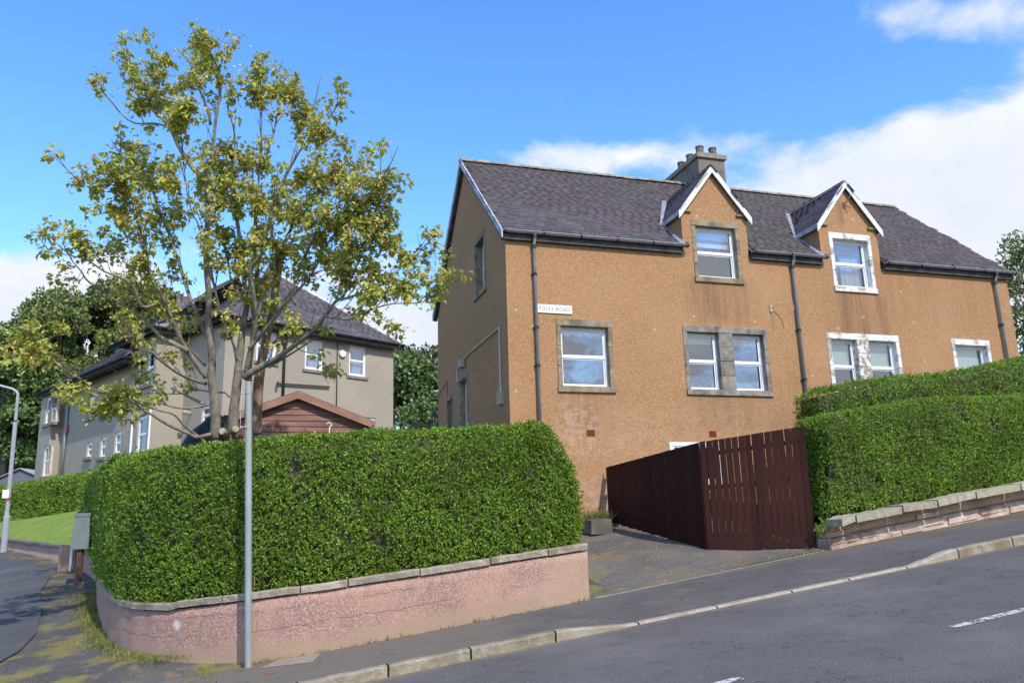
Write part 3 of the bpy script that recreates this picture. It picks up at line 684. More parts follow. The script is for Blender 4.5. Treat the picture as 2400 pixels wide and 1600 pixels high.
# gable window, door and little back window
surround(FG, gwin, 1, M_STONE, dep_=.26, side=.12); i = inner(gwin, side=.12); window(FG, *i, rec=.19)
surround(FG, gdoor, 1, M_STONE, dep_=.24, foot=.05, side=.16, head=.15)
m = MB(); m.fbox(FG, gdoor[0]+.16, gdoor[1]-.16, gdoor[2]+.05, gdoor[3]-.15, -.2, -.15); d_ = m.obj('door', M_DOORW, H)
m = MB(); m.fbox(FG, gdoor[0]+.16, gdoor[0]+.24, gdoor[2]+.05, gdoor[3]-.15, -.15, -.05); m.obj('door_frame', M_UPVC, d_)
surround(FG, gw2, 1, M_STONE, nj=2, dep_=.24, side=.09); window(FG, gw2[0]+.09, gw2[1]-.09, gw2[2]+.14, gw2[3]-.16, rec=.16, mid=0)
m = MB(); m.box(XG+.4, XG+LEN-.4, YF+.9, YF+.95, .5, 7.9); m.obj('dark_room_backing', M_DARKVOID, H)  # near-black sheets: the gloom of the rooms is put into their colour
m = MB(); m.box(XG+.9, XG+.95, YF+.96, YF+WID-.96, .5, 8.8); m.obj('dark_room_backing', M_DARKVOID, H)

# dormers
DORM = [(XG+4.56, XG+6.40), (XG+8.585, XG+10.435)]
DZ0, DZ1 = 9.17, 10.36
def dslope(cx, hwid): return (DZ1-DZ0)/hwid
for (dx0, dx1), rk in zip(DORM, ('d1', 'd2')):
    cx = (dx0+dx1)/2; hd = (dx1-dx0)/2; R_ = rects[rk]
    m = MB(); wallgrid(m, FF, dx0-XG, dx1-XG, ZE, DZ0, [(R_[0], R_[1], R_[2], R_[3])])
    m.face([(dx0, YF, DZ0), (dx1, YF, DZ0), (cx, YF, DZ1-.03)])
    yb = YF-.15+(DZ0-8.22)/((ZTOP-8.22)/(WID/2+.15))
    for x, fl in ((dx0, 1), (dx1, 0)):
        P = [(x, YF, ZE-.1), (x, YF, DZ0), (x, yb+.2, DZ0), (x, YF+.2, ZE-.1)]; m.face(P if fl else P[::-1])
    m.obj('dormer_wall', M_HARL, H)

def slate_field(parent, O, u, v, width, height, inside, limit=0, sw=.25, ex=.135, sl_=.30, mat=None, parts_first=None, lift=.014, name='slate'):
    O = Vector(O); u = Vector(u).normalized(); v = Vector(v).normalized(); n = u.cross(v).normalized()
    shared = []
    for w_ in (0, 1, 2):
        w2 = sw*(.94+.04*w_)-.007; mm = MB(); t = .008
        pts = [(-w2/2, 0, lift+.004), (w2/2, 0, lift+.004), (w2/2, sl_, .002), (-w2/2, sl_, .002)]
        lo4 = [Vector(p)-Vector((0, 0, t)) for p in pts]; mm.hexa([*lo4, *pts]); shared.append(mm.mesh(name, mat))
    cells = []
    nr = int(height/ex)+1
    for j in range(nr):
        vv = j*ex; a = -random.random()*sw
        if j % 2: a -= sw/2
        while a < width+sw:
            if inside(a, vv+ex*.5): cells.append((a, vv))
            a += sw*random.choice((.95, 1, 1, 1.05))
    def mat_of(a, vv):
        tilt = random.gauss(0, .007); off = random.uniform(-.004, .005); 
        if random.random() < .03: tilt += random.uniform(-.03, .03); off -= .012
        R3 = Matrix((u, v, n)).transposed() @ Matrix.Rotation(tilt, 3, 'Z') @ Matrix.Rotation(random.gauss(0, .006), 3, 'Y')
        p = O + u*a + v*(vv+off) + n*random.uniform(0, .003)
        return Matrix.Translation(p) @ R3.to_4x4()
    keyf = parts_first or (lambda a, vv: (O+u*a+v*vv-CAMP).length)
    cells.sort(key=lambda c: keyf(*c))
    for (a, vv) in cells[:limit]:
        o = bpy.data.objects.new(name, random.choice(shared)); COL.objects.link(o); o.parent = parent; o.matrix_local = mat_of(a, vv)
    V = []; Q = []
    base = [np.array([tuple(x.co) for x in me.vertices]) for me in shared]; fq = np.array([tuple(p.vertices) for p in shared[0].polygons])
    for (a, vv) in cells[limit:]:
        B = base[random.randrange(3)]; Mx = np.array(mat_of(a, vv))
        V.append(B@Mx[:3, :3].T+Mx[:3, 3]); Q.append(fq+8*(len(V)-1))
    if V: npmesh('slate_courses', np.vstack(V), np.vstack(Q), mat, parent, kind='stuff')
# main roof: slab, slates, ridge tiles, bargeboards
X0r, X1r = XG-.13, XG+LEN+.16
m = MB(); t = .10
for (ya, yb) in ((YF+.25, YF+hw), ):
    m.prism([(X0r+.03, ya, rz(ya)-.02), (X1r-.03, ya, rz(ya)-.02), (X1r-.03, yb, rz(yb)-.02), (X0r+.03, yb, rz(yb)-.02)], (0, 0, -t))
zb = rz(YF+hw); yk = YF+WID+.15
m.prism([(X0r+.03, YF+hw, zb-.02), (X1r-.03, YF+hw, zb-.02), (X1r-.03, yk, 8.22), (X0r+.03, yk, 8.22)], (0, 0, -t))
# strips of sarking under the eaves courses, only between the dormers
for xa, xb in [(X0r+.03, DORM[0][0]), (DORM[0][1], DORM[1][0]), (DORM[1][1], X1r-.03)]:
    m.prism([(xa, YF-.13, rz(YF-.13)-.02), (xb, YF-.13, rz(YF-.13)-.02), (xb, YF+.26, rz(YF+.26)-.02), (xa, YF+.26, rz(YF+.26)-.02)], (0, 0, -.05))
roof = m.obj('roof', M_SLATE, H)
sv = Vector((0, WID/2+.15, ZTOP-8.22)); SL = sv.length; sv.normalize()
def in_main(a, vv):
    x = X0r+a; p = Vector((x, YF-.15, 8.22))+sv*vv
    if a < .02 or x > X1r-.10 or vv > SL-.08: return False
    for dx0, dx1 in DORM:
        cx, hd = (dx0+dx1)/2, (dx1-dx0)/2
        if abs(x-cx) < hd+.10 and p.z < DZ1+.02-abs(x-cx)*(DZ1-DZ0)/hd + (.12 if p.z > DZ0 else 0): return False
    return True
slate_field(roof, (X0r, YF-.15, 8.22), (1, 0, 0), sv, X1r-X0r, SL, in_main, 190, mat=M_SLATE)
# ridge
rt_ = MB(); w_ = .13; L_ = .44
rt_.prism([(0, -w_, -.085), (0, 0, .02), (0, w_, -.085), (0, w_, -.11), (0, 0, -.01), (0, -w_, -.11)], (L_, 0, 0)); rme = rt_.mesh('ridge_tile', M_RIDGE)
nrt = int((X1r-X0r)/.45)
for i in range(nrt):
    o = bpy.data.objects.new('ridge_tile', rme); COL.objects.link(o); o.parent = roof
    o.location = (X0r+.0+i*.45, YF+hw, ZTOP+.075+random.uniform(-.006, .006)); o.rotation_euler = (random.uniform(-.03, .03), random.uniform(-.006, .006), 0)
def board(name, p0, p1, h, t, mat, par):     # a board whose top edge runs p0->p1, hanging h down, t thick along X
    m = MB(); p0, p1 = Vector(p0), Vector(p1); d = Vector((0, 0, -h)); e = Vector(t)
    m.hexa([p0+d, p1+d, p1+d+e, p0+d+e, p0, p1, p1+e, p0+e]); return m.obj(name, mat, par)
board('bargeboard', (X0r-.005, YF-.17, rz(YF-.17)+.03), (X0r-.005, YF+hw, rz(YF+hw)+.05), .19, (.03, 0, 0), M_LILAC, H)
board('bargeboard', (X0r-.005, YF+hw, rz(YF+hw)+.05), (X0r-.005, yk+.03, 8.22), .19, (.03, 0, 0), M_LILAC, H)
m = MB(); m.prism([(X0r+.026, YF-.1, rz(YF-.1)-.15), (X0r+.026, YF+hw, zb-.15), (X0r+.026, yk, 8.06), (X0r+.026, yk-.05, 8.0), (X0r+.026, YF+hw, zb-.24), (X0r+.026, YF-.05, rz(YF-.1)-.22)], (.105, 0, 0)); m.obj('verge_soffit', M_GUTTER, H)
# dormer roofs
gr = (ZTOP-8.22)/(WID/2+.15)
for (dx0, dx1) in DORM:
    cx, hd = (dx0+dx1)/2, (dx1-dx0)/2; sl2 = (DZ1-DZ0)/hd; ov = .07
    zt2 = DZ1+.05; ze2 = DZ0-ov*sl2+.05
    yt = YF-.15+(zt2-8.22)/gr; ye = YF-.15+(ze2-8.22)/gr; y0 = YF-.10
    m = MB()
    for sgn in (-1, 1):
        m.prism([(cx, y0, zt2), (cx+sgn*(hd+ov), y0, ze2), (cx+sgn*(hd+ov), ye+.05, ze2), (cx, yt+.05, zt2)], (0, 0, -.05))
    dr_ = m.obj('dormer_roof', M_SLATE, H)
    for sgn in (-1, 1):
        lo_ = Vector((cx+sgn*(hd+ov), y0, ze2)); up_ = Vector((cx, y0, zt2)); v_ = (up_-lo_); hgt = v_.length; v_.normalize()
        u_ = Vector((0, -1, 0)) if sgn < 0 else Vector((0, 1, 0))
        O_ = Vector((lo_.x, ye+.1 if sgn < 0 else y0, ze2)) if sgn > 0 else Vector((lo_.x, yt+.1, ze2))
        def ins(a, vv, sgn=sgn, O_=O_, v_=v_, hgt=hgt, ye=ye, yt=yt, y0=y0):
            y = O_.y + (a if sgn > 0 else -a); lim = ye+(yt-ye)*(vv/hgt)
            return y0+.02 < y < lim+.02 and vv < hgt-.03
        slate_field(dr_, O_, u_, v_, yt+.2-y0, hgt, ins, 50 if sgn < 0 else 0, sw=.25, ex=.14, sl_=.28, mat=M_SLATE)
        # white boards on the front gable
        A = Vector((cx, y0-.02, zt2+.035)); B_ = Vector((cx+sgn*(hd+ov+.04), y0-.02, ze2-.01)); mm = MB(); e = Vector((0, .03, 0)); wv_ = Vector((-sgn*.0, 0, -.165/cos(math.atan(sl2))*.72))
        mm.hexa([B_+wv_, A+wv_, A+wv_+e, B_+wv_+e, B_, A, A+e, B_+e]); mm.obj('bargeboard', M_WOODW, H)
        mm = MB(); mm.box(min(cx+sgn*(hd+.02), cx+sgn*(hd-.28)), max(cx+sgn*(hd+.02), cx+sgn*(hd-.28)), YF-.06, YF+.01, DZ0-.02, DZ0+.03); mm.obj('skew_stone', M_STONE, H)
    mm = MB(); mm.box(min(cx-hd-ov-.03, cx-hd-ov), cx-hd-ov+.0, y0, ye+.1, ze2-.10, ze2+.02); mm.obj('side_fascia', M_LILAC, H)
    mm = MB(); wr = .075; mm.prism([(cx-wr, y0-.03, zt2-.04), (cx, y0-.03, zt2+.05), (cx+wr, y0-.03, zt2-.04), (cx, y0-.03, zt2-.01)], (0, yt+.1-y0, 0)); mm.obj('ridge_capping', M_RIDGE, dr_)
    # lead: along the foot of the left cheek and in the left valley
    mm = MB()
    def rp(x, y, up=.03): return Vector((x, y, rz(y)+up))
    mm.hexa([rp(dx0-.13, YF-.14, .0), rp(dx0-.002, YF-.14, 0), rp(dx0-.002, ye, 0), rp(dx0-.13, ye, 0), rp(dx0-.13, YF-.14), rp(dx0-.002, YF-.14, .05), rp(dx0-.002, ye, .05), rp(dx0-.13, ye)])
    xl = cx-hd-ov
    mm.hexa([rp(xl-.12, ye-.1, 0), rp(xl+.03, ye-.1, 0), rp(cx+.0, yt, 0), rp(cx-.15, yt, 0), rp(xl-.12, ye-.1, .035), rp(xl+.03, ye-.1, .035), rp(cx+.0, yt, .035), rp(cx-.15, yt, .035)])
    mm.obj('lead_flashing', M_LEAD, H)
# gutters and fascias
for xa, xb in [(XG-.10, DORM[0][0]+.06), (DORM[0][1]+.02, DORM[1][0]+.06), (DORM[1][1]+.03, X1r+.06)]:
    m = MB(); m.box(xa, min(xb, X1r) if xb > 19 else xb-.12, YF-.10, YF-.002, ZE-.06, ZE+.11); m.obj('fascia', M_GUTTER, H)
    m = MB(); N = 9; yc, zc = YF-.165, ZE+.135
    pts = []
    for k in range(N+1):
        a = pi + pi*k/N; pts.append((yc+.062*cos(a), zc+.062*sin(a)))
    for k in range(N): 
        (y0_, z0_), (y1_, z1_) = pts[k], pts[k+1]; m.face([(xa, y0_, z0_), (xb, y0_, z0_), (xb, y1_, z1_), (xa, y1_, z1_)])
    for x in (xa, xb): m.face([(x, y, z) for y, z in pts])
    m.box(xa, xb, yc-.068, yc-.058, zc-.012, zc+.006)
    gt = m.obj('gutter', M_PIPE, H)
    nb = max(2, int((xb-xa)/.93))
    for i in range(nb+1):
        x = xa+.05+(xb-xa-.1)*i/nb; mm = MB(); mm.tube([(x-.022, yc, zc-.002), (x+.022, yc, zc-.002)], .071, 10); mm.obj('gutter_bracket', M_GUTTER, gt)
def downpipe(x, zlo, zjoints):
    m = MB(); y = YF-.075
    m.tube([(x, YF-.165, ZE+.09), (x, YF-.16, ZE+.0), (x, y, ZE-.16), (x, y, zlo)], .038, 10)
    p = m.obj('downpipe', M_PIPE, H, smooth=True)
    for z in zjoints:
        mm = MB(); mm.tube([(x, y, z-.035), (x, y, z+.035)], .048, 10); mm.box(x-.07, x+.07, YF-.04, YF-.002, z-.02, z+.02); mm.obj('pipe_collar', M_GUTTER, p)
    mm = MB(); mm.tube([(x, YF-.165, ZE+.07), (x, YF-.16, ZE+.0)], .05, 10); mm.obj('pipe_outlet', M_GUTTER, p)
    mm = MB(); mm.tube([(x, y, ZE-.14), (x, y, ZE-.24)], .05, 10); mm.obj('pipe_collar', M_GUTTER, p)
downpipe(XG+.66, 1.4, [6.0, 5.13, 7.25]); downpipe(XG+7.60, 2.5, [6.25, 5.0]); downpipe(XG+14.2, 3.0, [6.7])
# chimney
cx0, cx1, cy0, cy1 = 12.13, 13.02, 19.58, 21.5
m = MB(); m.box(cx0, cx1, cy0, cy1, 10.6, 12.22); ch = m.obj('chimney', M_CHIM, H)
m = MB(); m.box(cx0-.06, cx1+.06, cy0-.06, cy1+.06, 12.223, 12.36); m.box(cx0+.02, cx1-.02, cy0+.02, cy1-.02, 12.362, 12.42); m.obj('chimney_cope', M_CHIMCAP, ch)
for (x, y) in [(cx0+.25, cy0+.27), (cx1-.2, cy0+.27), (cx0+.25, cy0+.85), (cx0+.25, cy0+1.4), (cx1-.2, cy0+1.1)]:
    m = MB(); m.tube([(x, y, 12.40), (x, y, 12.42), (x, y, 12.66), (x, y, 12.68), (x, y, 12.72)], [.135, .125, .112, .13, .125], 14, cap=False); m.tube([(x, y, 12.71), (x, y, 12.55)], [.10, .1], 12); m.obj('chimney_pot', M_POT, ch, smooth=False)
m = MB(); m.box(cx0-.02, cx1+.02, cy0-.1, cy0-.002, rz(cy0-.1), rz(cy0)+.12); m.obj('chimney_flashing', M_LEAD, ch)
# terracotta air bricks
for a0, a1 in [(1.766, 1.973), (4.849, 5.043)]:
    m = MB(); z0, z1 = EYE+1.925, EYE+2.08
    m.fbox(FF, a0, a1, z0, z1, -.01, .008); v_ = m.obj('air_vent', M_VENT, H); m = MB()
    for i in range(4):
        for j in range(5):
            w1 = (a1-a0-.03)/5; h1 = (z1-z0-.03)/4
            m.fbox(FF, a0+.017+j*w1, a0+.011+(j+1)*w1, z0+.018+i*h1, z0+.010+(i+1)*h1, .008, .011)
    m.obj('vent_slots', M_DARKVOID, v_)
# street name plate
P0 = Vector((XG+.70, YF, 6.365)); sg = thing('street_sign', 'white rectangular street name plate with dark capitals fixed beside the downpipe', 'sign', tuple(P0))
m = MB(); m.box(P0.x, P0.x+.845, YF-.028, YF-.012, P0.z, P0.z+.195); m.obj('sign_plate', M_SIGNW, sg)
def text(body, x, y, z, size, width, mat, par, rot=(pi/2, 0, 0), name='lettering'):
    c = bpy.data.curves.new('t', 'FONT'); c.body = body; c.size = size; c.extrude = .001; c.offset = -.0012; c.space_character = 1.1; c.space_word = 1.15; c.resolution_u = 3
    o = bpy.data.objects.new('t', c); COL.objects.link(o); dg = bpy.context.evaluated_depsgraph_get(); me = bpy.data.meshes.new_from_object(o.evaluated_get(dg)); bpy.data.objects.remove(o)
    xs_ = [v.co.x for v in me.vertices]; k = width/(max(xs_)-min(xs_)); x0 = min(xs_)
    R_ = Matrix.Rotation(rot[2], 3, 'Z') @ Matrix.Rotation(rot[0], 3, 'X')
    for v in me.vertices: v.co = Vector((x, y, z)) + R_ @ Vector(((v.co.x-x0)*k, v.co.y, v.co.z))
    me.materials.clear(); me.materials.append(mat); o = bpy.data.objects.new(name, me); return place(o, par)
text('FOLEY ROAD', P0.x+.055, YF-.031, P0.z+.052, .128, .735, M_SIGNT, sg)
m = MB(); m.box(P0.x-.006, P0.x+.851, YF-.012, YF-.002, P0.z-.006, P0.z+.201); m.obj('sign_backing', M_SIGNT, sg)
# hook bracket on the facade, bracket in the dormer gable, gable conduits, lamp and meter box
hx = XG+6.88; m = MB(); m.box(hx-.03, hx+.03, YF-.03, YF-.002, 6.70, 6.87); m.tube([(hx, YF-.03, 6.80), (hx+.12, YF-.16, 6.88), (hx+.30, YF-.3, 6.90), (hx+.38, YF-.36, 6.86), (hx+.40, YF-.37, 6.70)], .012, 6); m.obj('wall_hook', M_BOXG, H)
hx = 14.66; m = MB(); m.box(hx-.03, hx+.03, YF-.03, YF-.002, 9.70, 9.86); m.tube([(hx, YF-.03, 9.78), (hx+.1, YF-.12, 9.95), (hx+.13, YF-.14, 10.05)], .014, 6); m.tube([(hx, YF-.03, 9.78), (hx+.12, YF-.12, 9.68)], .014, 6); m.obj('wall_bracket', M_IRON, H)
def gp(a, z, c=.03): return FG(a, z, c)
m = MB(); m.tube([gp(.55, 4.62), gp(.58, 6.12), gp(3.62, 6.12), gp(4.15, 6.02)], .022, 6); m.tube([gp(4.45, 5.98), gp(4.75, 5.95), gp(4.75, 5.60)], .02, 6); m.obj('conduit', M_WIRE, H)
m = MB(); m.fbox(FG, .44, .66, 4.34, 4.64, .0, .10); m.obj('meter_box', M_BOXG, H)
m = MB(); m.tube([gp(4.0, 6.02, .02), gp(4.0, 6.0, .14)], [.06, .09], 10); m.fbox(FG, 3.88, 4.14, 5.86, 6.02, .02, .14); m.obj('wall_lamp', M_BOXG, H)
m = MB(); m.tube([gp(5.95, 5.4), gp(6.0, 5.85), gp(7.3, 5.6)], .01, 5); m.obj('cable', M_WIRED, H)
m = MB(); m.tube([(12.25, YF-.02, 3.45), (12.25, YF-.02, 3.72), (12.9, YF-.02, 3.76)], .012, 5); m.obj('cable', M_WIRED, H)
# entrance landing
m = MB(); m.box(XG-1.3, XG-.005, YF+3.0, YF+WID, 1.0, 3.48); m.obj('landing', M_STONEG, H)
rl = thing('landing_railing', 'low black iron railing beside the side door of the brown house', 'railing', (XG-1.2, YF+4.5, 3.48))
m = MB(); m.tube([(XG-1.25, YF+3.9, 4.42), (XG-1.25, YF+WID, 4.42)], .02, 6); m.tube([(XG-1.25, YF+WID, 4.42), (XG-.0, YF+WID, 4.42)], .02, 6); m.obj('top_rail', M_BLUEB, rl)
for i in range(24):
    y = YF+3.95+i*.145; mm = MB(); mm.tube([(XG-1.25, y, 3.47), (XG-1.25, y, 4.41)], .009, 5); mm.obj('baluster', M_BLUEB, rl)
for i in range(8):
    x = XG-1.1+i*.145; mm = MB(); mm.tube([(x, YF+WID, 3.47), (x, YF+WID, 4.41)], .009, 5); mm.obj('baluster', M_BLUEB, rl)
bk = thing('red_crate', 'small red plastic box on the landing by the side door', 'box', (XG-.5, YF+6.2, 3.48))
m = MB(); m.box(XG-.62, XG-.30, YF+5.9, YF+6.3, 3.482, 4.30); m.obj('body', M_RED, bk); m = MB(); m.box(XG-.65, XG-.27, YF+5.87, YF+6.33, 4.302, 4.34); m.obj('lid', M_RED, bk)
gtg = thing('iron_gate', 'dark blue iron gate with slanting top rail beyond the brown house', 'gate', (4.6, 24.8, 3))
m = MB(); A = dep(1000, 1003, 25); B_ = dep(1018, 962, 25); Cc = dep(1036, 1003, 25)
m.tube([A-Vector((0, 0, 1)), A, B_, Cc, Cc-Vector((0, 0, 1))], .03, 6); m.obj('gate_frame', M_BLUEB, gtg)
for i in range(9):
    t_ = (i+.5)/9; p = A.lerp(Cc, t_); top = A.lerp(B_, min(1, t_*2)) if t_ < .5 else B_.lerp(Cc, (t_-.5)*2)
    mm = MB(); mm.tube([(p.x, p.y, p.z-1), (p.x, p.y, top.z)], .012, 5); mm.obj('gate_bar', M_BLUEB, gtg)
#@@PART3
# ================================================================== BOUNDARY WALLS
def tab(t, x):
    if x <= t[0][0]: return t[0][1]
    for (a, va), (b, vb) in zip(t[:-1], t[1:]):
        if x <= b: return va+(vb-va)*(x-a)/(b-a)
    return t[-1][1]
# corner wall: path of the outer face from the driveway end round to the side street
CW = [(4.61, 11.28), (4.0, 11.26), (3.3, 11.25), (2.6, 11.2), (1.9, 11.18), (1.2, 11.18), (.6, 11.24), (.1, 11.36), (-.4, 11.58), (-.85, 11.86), (-1.22, 12.2), (-1.52, 12.62), (-1.78, 13.15), (-2.0, 13.8), (-2.2, 14.6), (-2.42, 15.6), (-2.7, 17.0), (-3.05, 19.0), (-3.40, 21.0), (-4.35, 24.2)]
def resample(P, step):
    P = [Vector((p[0], p[1], 0)) for p in P]; out = []; acc = [0]
    for a, b in zip(P[:-1], P[1:]): acc.append(acc[-1]+(b-a).length)
    n = int(acc[-1]/step)
    for i in range(n+1):
        s = acc[-1]*i/n; k = max(j for j in range(len(acc)) if acc[j] <= s+1e-9); k = min(k, len(P)-2)
        t = (s-acc[k])/(acc[k+1]-acc[k]); out.append((P[k].lerp(P[k+1], t), s))
    return out
def cwtop(p):                                 # top of the coping
    x, y = p.x, p.y
    if y < 12.0: return 1.40 - (4.62-x)*.1005 if x > -.2 else .915-(-.2-x)*.11
    return .80 + .055*(y-12.0)*min(1, (y-12)/3)
rs = resample(CW, .12)
def nrm(rs, i):
    a = rs[max(i-1, 0)][0]; b = rs[min(i+1, len(rs)-1)][0]; d = (b-a).normalized(); return Vector((-d.y, d.x, 0))   # outward is to the left of travel -> towards -Y here
wallt = thing('corner_garden_wall', 'low pink harled garden wall curving round the street corner under the big hedge', 'wall', (1, 11.3, .3))
def wn(p, z): return .008*mnoise.noise(Vector((p.x*1.3, p.y*1.3, z*2)))
V = []; Q = []; prof = [0, .2, .45, .7, .95, 1]
nr = 9
TH = .26
def sect(p, n, zt, zb_):
    out = []
    for k in range(nr):
        z = zb_+(zt-zb_)*k/(nr-1); out.append(p + n*wn(p, z) + Vector((0, 0, z)))
    out.append(p - n*TH + Vector((0, 0, zt))); out.append(p-n*TH+Vector((0, 0, zb_))); return out
N_ = nr+2
for i, (p, s) in enumerate(rs):
    n = nrm(rs, i); n = n if (n.y < 0 or (n.x < 0)) else -n
    V += [tuple(q) for q in sect(p, n, cwtop(p)-.105, gz(p.x, p.y)-.3)]
for i in range(len(rs)-1):
    for k in range(N_): Q.append((i*N_+k, i*N_+(k+1) % N_, (i+1)*N_+(k+1) % N_, (i+1)*N_+k))
wb = npmesh('wall_body', V, Q, M_PINK, wallt)
m = MB(); e0 = sect(rs[0][0], nrm(rs, 0), cwtop(rs[0][0])-.105, gz(4.6, 11.3)-.3); m.face(e0); m.obj('wall_end', M_PINK, wallt)
# coping stones
def cope_run(rs, topf, lens, parent, mat, h=.088, over=.035, back=.30, rough=.012, flip=False, gap=.008, tiltf=None):
    i = 0; tot = rs[-1][1]; s = 0; k = 0
    while s < tot-.15:
        L = lens[k % len(lens)]; k += 1; e = min(tot, s+L)
        pts = [(p, i_) for i_, (p, q) in enumerate(rs) if s+gap <= q <= e-gap]
        if len(pts) < 2: s = e; continue
        def at(q):
            j = max(0, min(len(rs)-2, next((j for j in range(len(rs)-1) if rs[j+1][1] >= q), len(rs)-2))); t = (q-rs[j][1])/(rs[j+1][1]-rs[j][1]); return rs[j][0].lerp(rs[j+1][0], t), j
        n_ = max(3, int((e-s)/.13)); dzt = random.uniform(-.006, .006); tl = (tiltf(k) if tiltf else 0)
        V = []; F_ = []
        for a in range(n_+1):
            q = s+gap+(e-s-2*gap)*a/n_; p, j = at(q); n = nrm(rs, j); n = n if (n.y < 0 or n.x < 0) else -n
            zt = topf(p)+dzt + tl*(a/n_-.5)
            o1 = over+rough*mnoise.noise(Vector((q*6, 3, k))); o2 = over+rough*mnoise.noise(Vector((q*6, 9, k))); zt1 = rough*.8*mnoise.noise(Vector((q*9, 5, k)))
            for (c, z) in [(o1, -h+zt1*.5), (o2, -.02+zt1), (o2-.022, 0+zt1), (-back, 0), (-back, -h)]:
                V.append(tuple(p+n*c+Vector((0, 0, zt+z))))
        for a in range(n_):
            for b in range(5): F_.append((a*5+b, a*5+(b+1) % 5, (a+1)*5+(b+1) % 5, (a+1)*5+b))
        me = bpy.data.meshes.new('coping_stone'); me.from_pydata(V, [], F_+[(0, 1, 2, 3, 4), tuple(n_*5+b for b in (4, 3, 2, 1, 0))]); me.materials.append(mat)
        place(bpy.data.objects.new('coping_stone', me), parent); s = e
cope_run(rs, cwtop, [.62, .86, 1.0, .95, .6, 1.0, .8, .55, .5, .45, .6, .8, 1.0], wallt, M_COPE)

# right wall, uneven coping and two rough courses
RW = [(8.98, 11.56), (9.4, 11.6), (10.2, 11.64), (11.2, 11.68), (12.5, 11.74), (14, 11.8), (18, 12.0), (24, 12.3), (30, 12.6)]
rr = resample(RW, .15)
def rwtop(p): return 1.665+(p.x-9.09)*.1265
def gpv(p): return roadz(p.x)+.115
rwall = thing('right_garden_wall', 'low rubble and render garden wall with uneven coping along the rising pavement', 'wall', (9, 11.6, 1.1))
def band(z0f, z1f, proud, name, mat, nz=5, amp=.02, sc=2.2, x0=0, x1=1e9):
    R2 = [r for r in rr if x0 <= r[0].x <= x1]; V = []; Q = []
    for i, (p, s) in enumerate(R2):
        for k in range(nz+1):
            z = z0f(p)+(z1f(p)-z0f(p))*k/nz; c = proud+amp*mnoise.noise(Vector((s*sc, z*sc*2, 4)))-(.02 if k in (0, nz) else 0)
            V.append((p.x+.0, p.y-c, z))
        V.append((p.x, p.y+.3, z1f(p))); V.append((p.x, p.y+.3, z0f(p)))
    n = nz+3
    for i in range(len(R2)-1):
        for k in range(n): Q.append((i*n+k, (i+1)*n+k, (i+1)*n+(k+1) % n, i*n+(k+1) % n))
    o = npmesh(name, V, Q, mat, rwall)
    m = MB(); m.face([V[k] for k in range(n)][::-1]); m.obj('wall_end', mat, rwall); return o
mid = lambda p: gpv(p)+(rwtop(p)-.12-gpv(p))*.50
band(lambda p: gpv(p)-.2, lambda p: mid(p)-.008, .03, 'lower_course', M_RUBBLE, amp=.03)
band(lambda p: mid(p)+.004, lambda p: rwtop(p)-.115, 0, 'upper_course', M_RENDER, amp=.025)
m = MB(); 
for (x0, x1, f0, f1) in [(9.0, 9.35, .0, .18), (9.02, 9.6, .2, .44), (10.0, 10.5, .02, .18), (10.55, 11.0, .05, .22), (9.65, 10.1, .22, .42), (10.9, 11.5, .2, .42), (11.6, 12.3, .1, .35), (12.4, 13.0, .2, .42), (13.1, 13.8, .05, .3), (9.02, 9.4, .52, .72), (10.9, 11.4, .55, .75)]:
    p0, p1 = Vector((x0, 0, 0)), Vector((x1, 0, 0)); yy = lambda x: tab([(a, b) for a, b in RW], x)
    mm = MB(); H_ = lambda x, f: gpv(Vector((x, 0, 0)))+(rwtop(Vector((x, 0, 0)))-.12-gpv(Vector((x, 0, 0))))*f
    j = lambda s_=.02: random.uniform(-s_, s_)
    fr_ = [(x0, yy(x0)-.052, H_(x0, f0)), (x1, yy(x1)-.05, H_(x1, f0)), (x1+j(), yy(x1)-.055, H_(x1, f1)), (x0+j(), yy(x0)-.05, H_(x0, f1))]
    bk_ = [(a, b+.06, c) for a, b, c in [(x0-.02, yy(x0)-.03, H_(x0, f0)-.01), (x1+.02, yy(x1)-.03, H_(x1, f0)-.01), (x1+.02, yy(x1)-.03, H_(x1, f1)+.01), (x0-.02, yy(x0)-.03, H_(x0, f1)+.01)]]
    mm.face(fr_)
    for k in range(4): mm.face([fr_[k], bk_[k], bk_[(k+1) % 4], fr_[(k+1) % 4]])
    mm.obj('rubble_block', M_RUBBLE, rwall)
cope_run(rr, lambda p: rwtop(p)+.015*mnoise.noise(Vector((p.x*.8, 0, 0))), [.32, 1.02, .78, .9, 1.1, .85], rwall, M_LICHEN, h=.115, over=.05, back=.34, rough=.03, gap=.018, tiltf=lambda k: [-.0, .035, .0, -.03, .02, 0][k % 6])

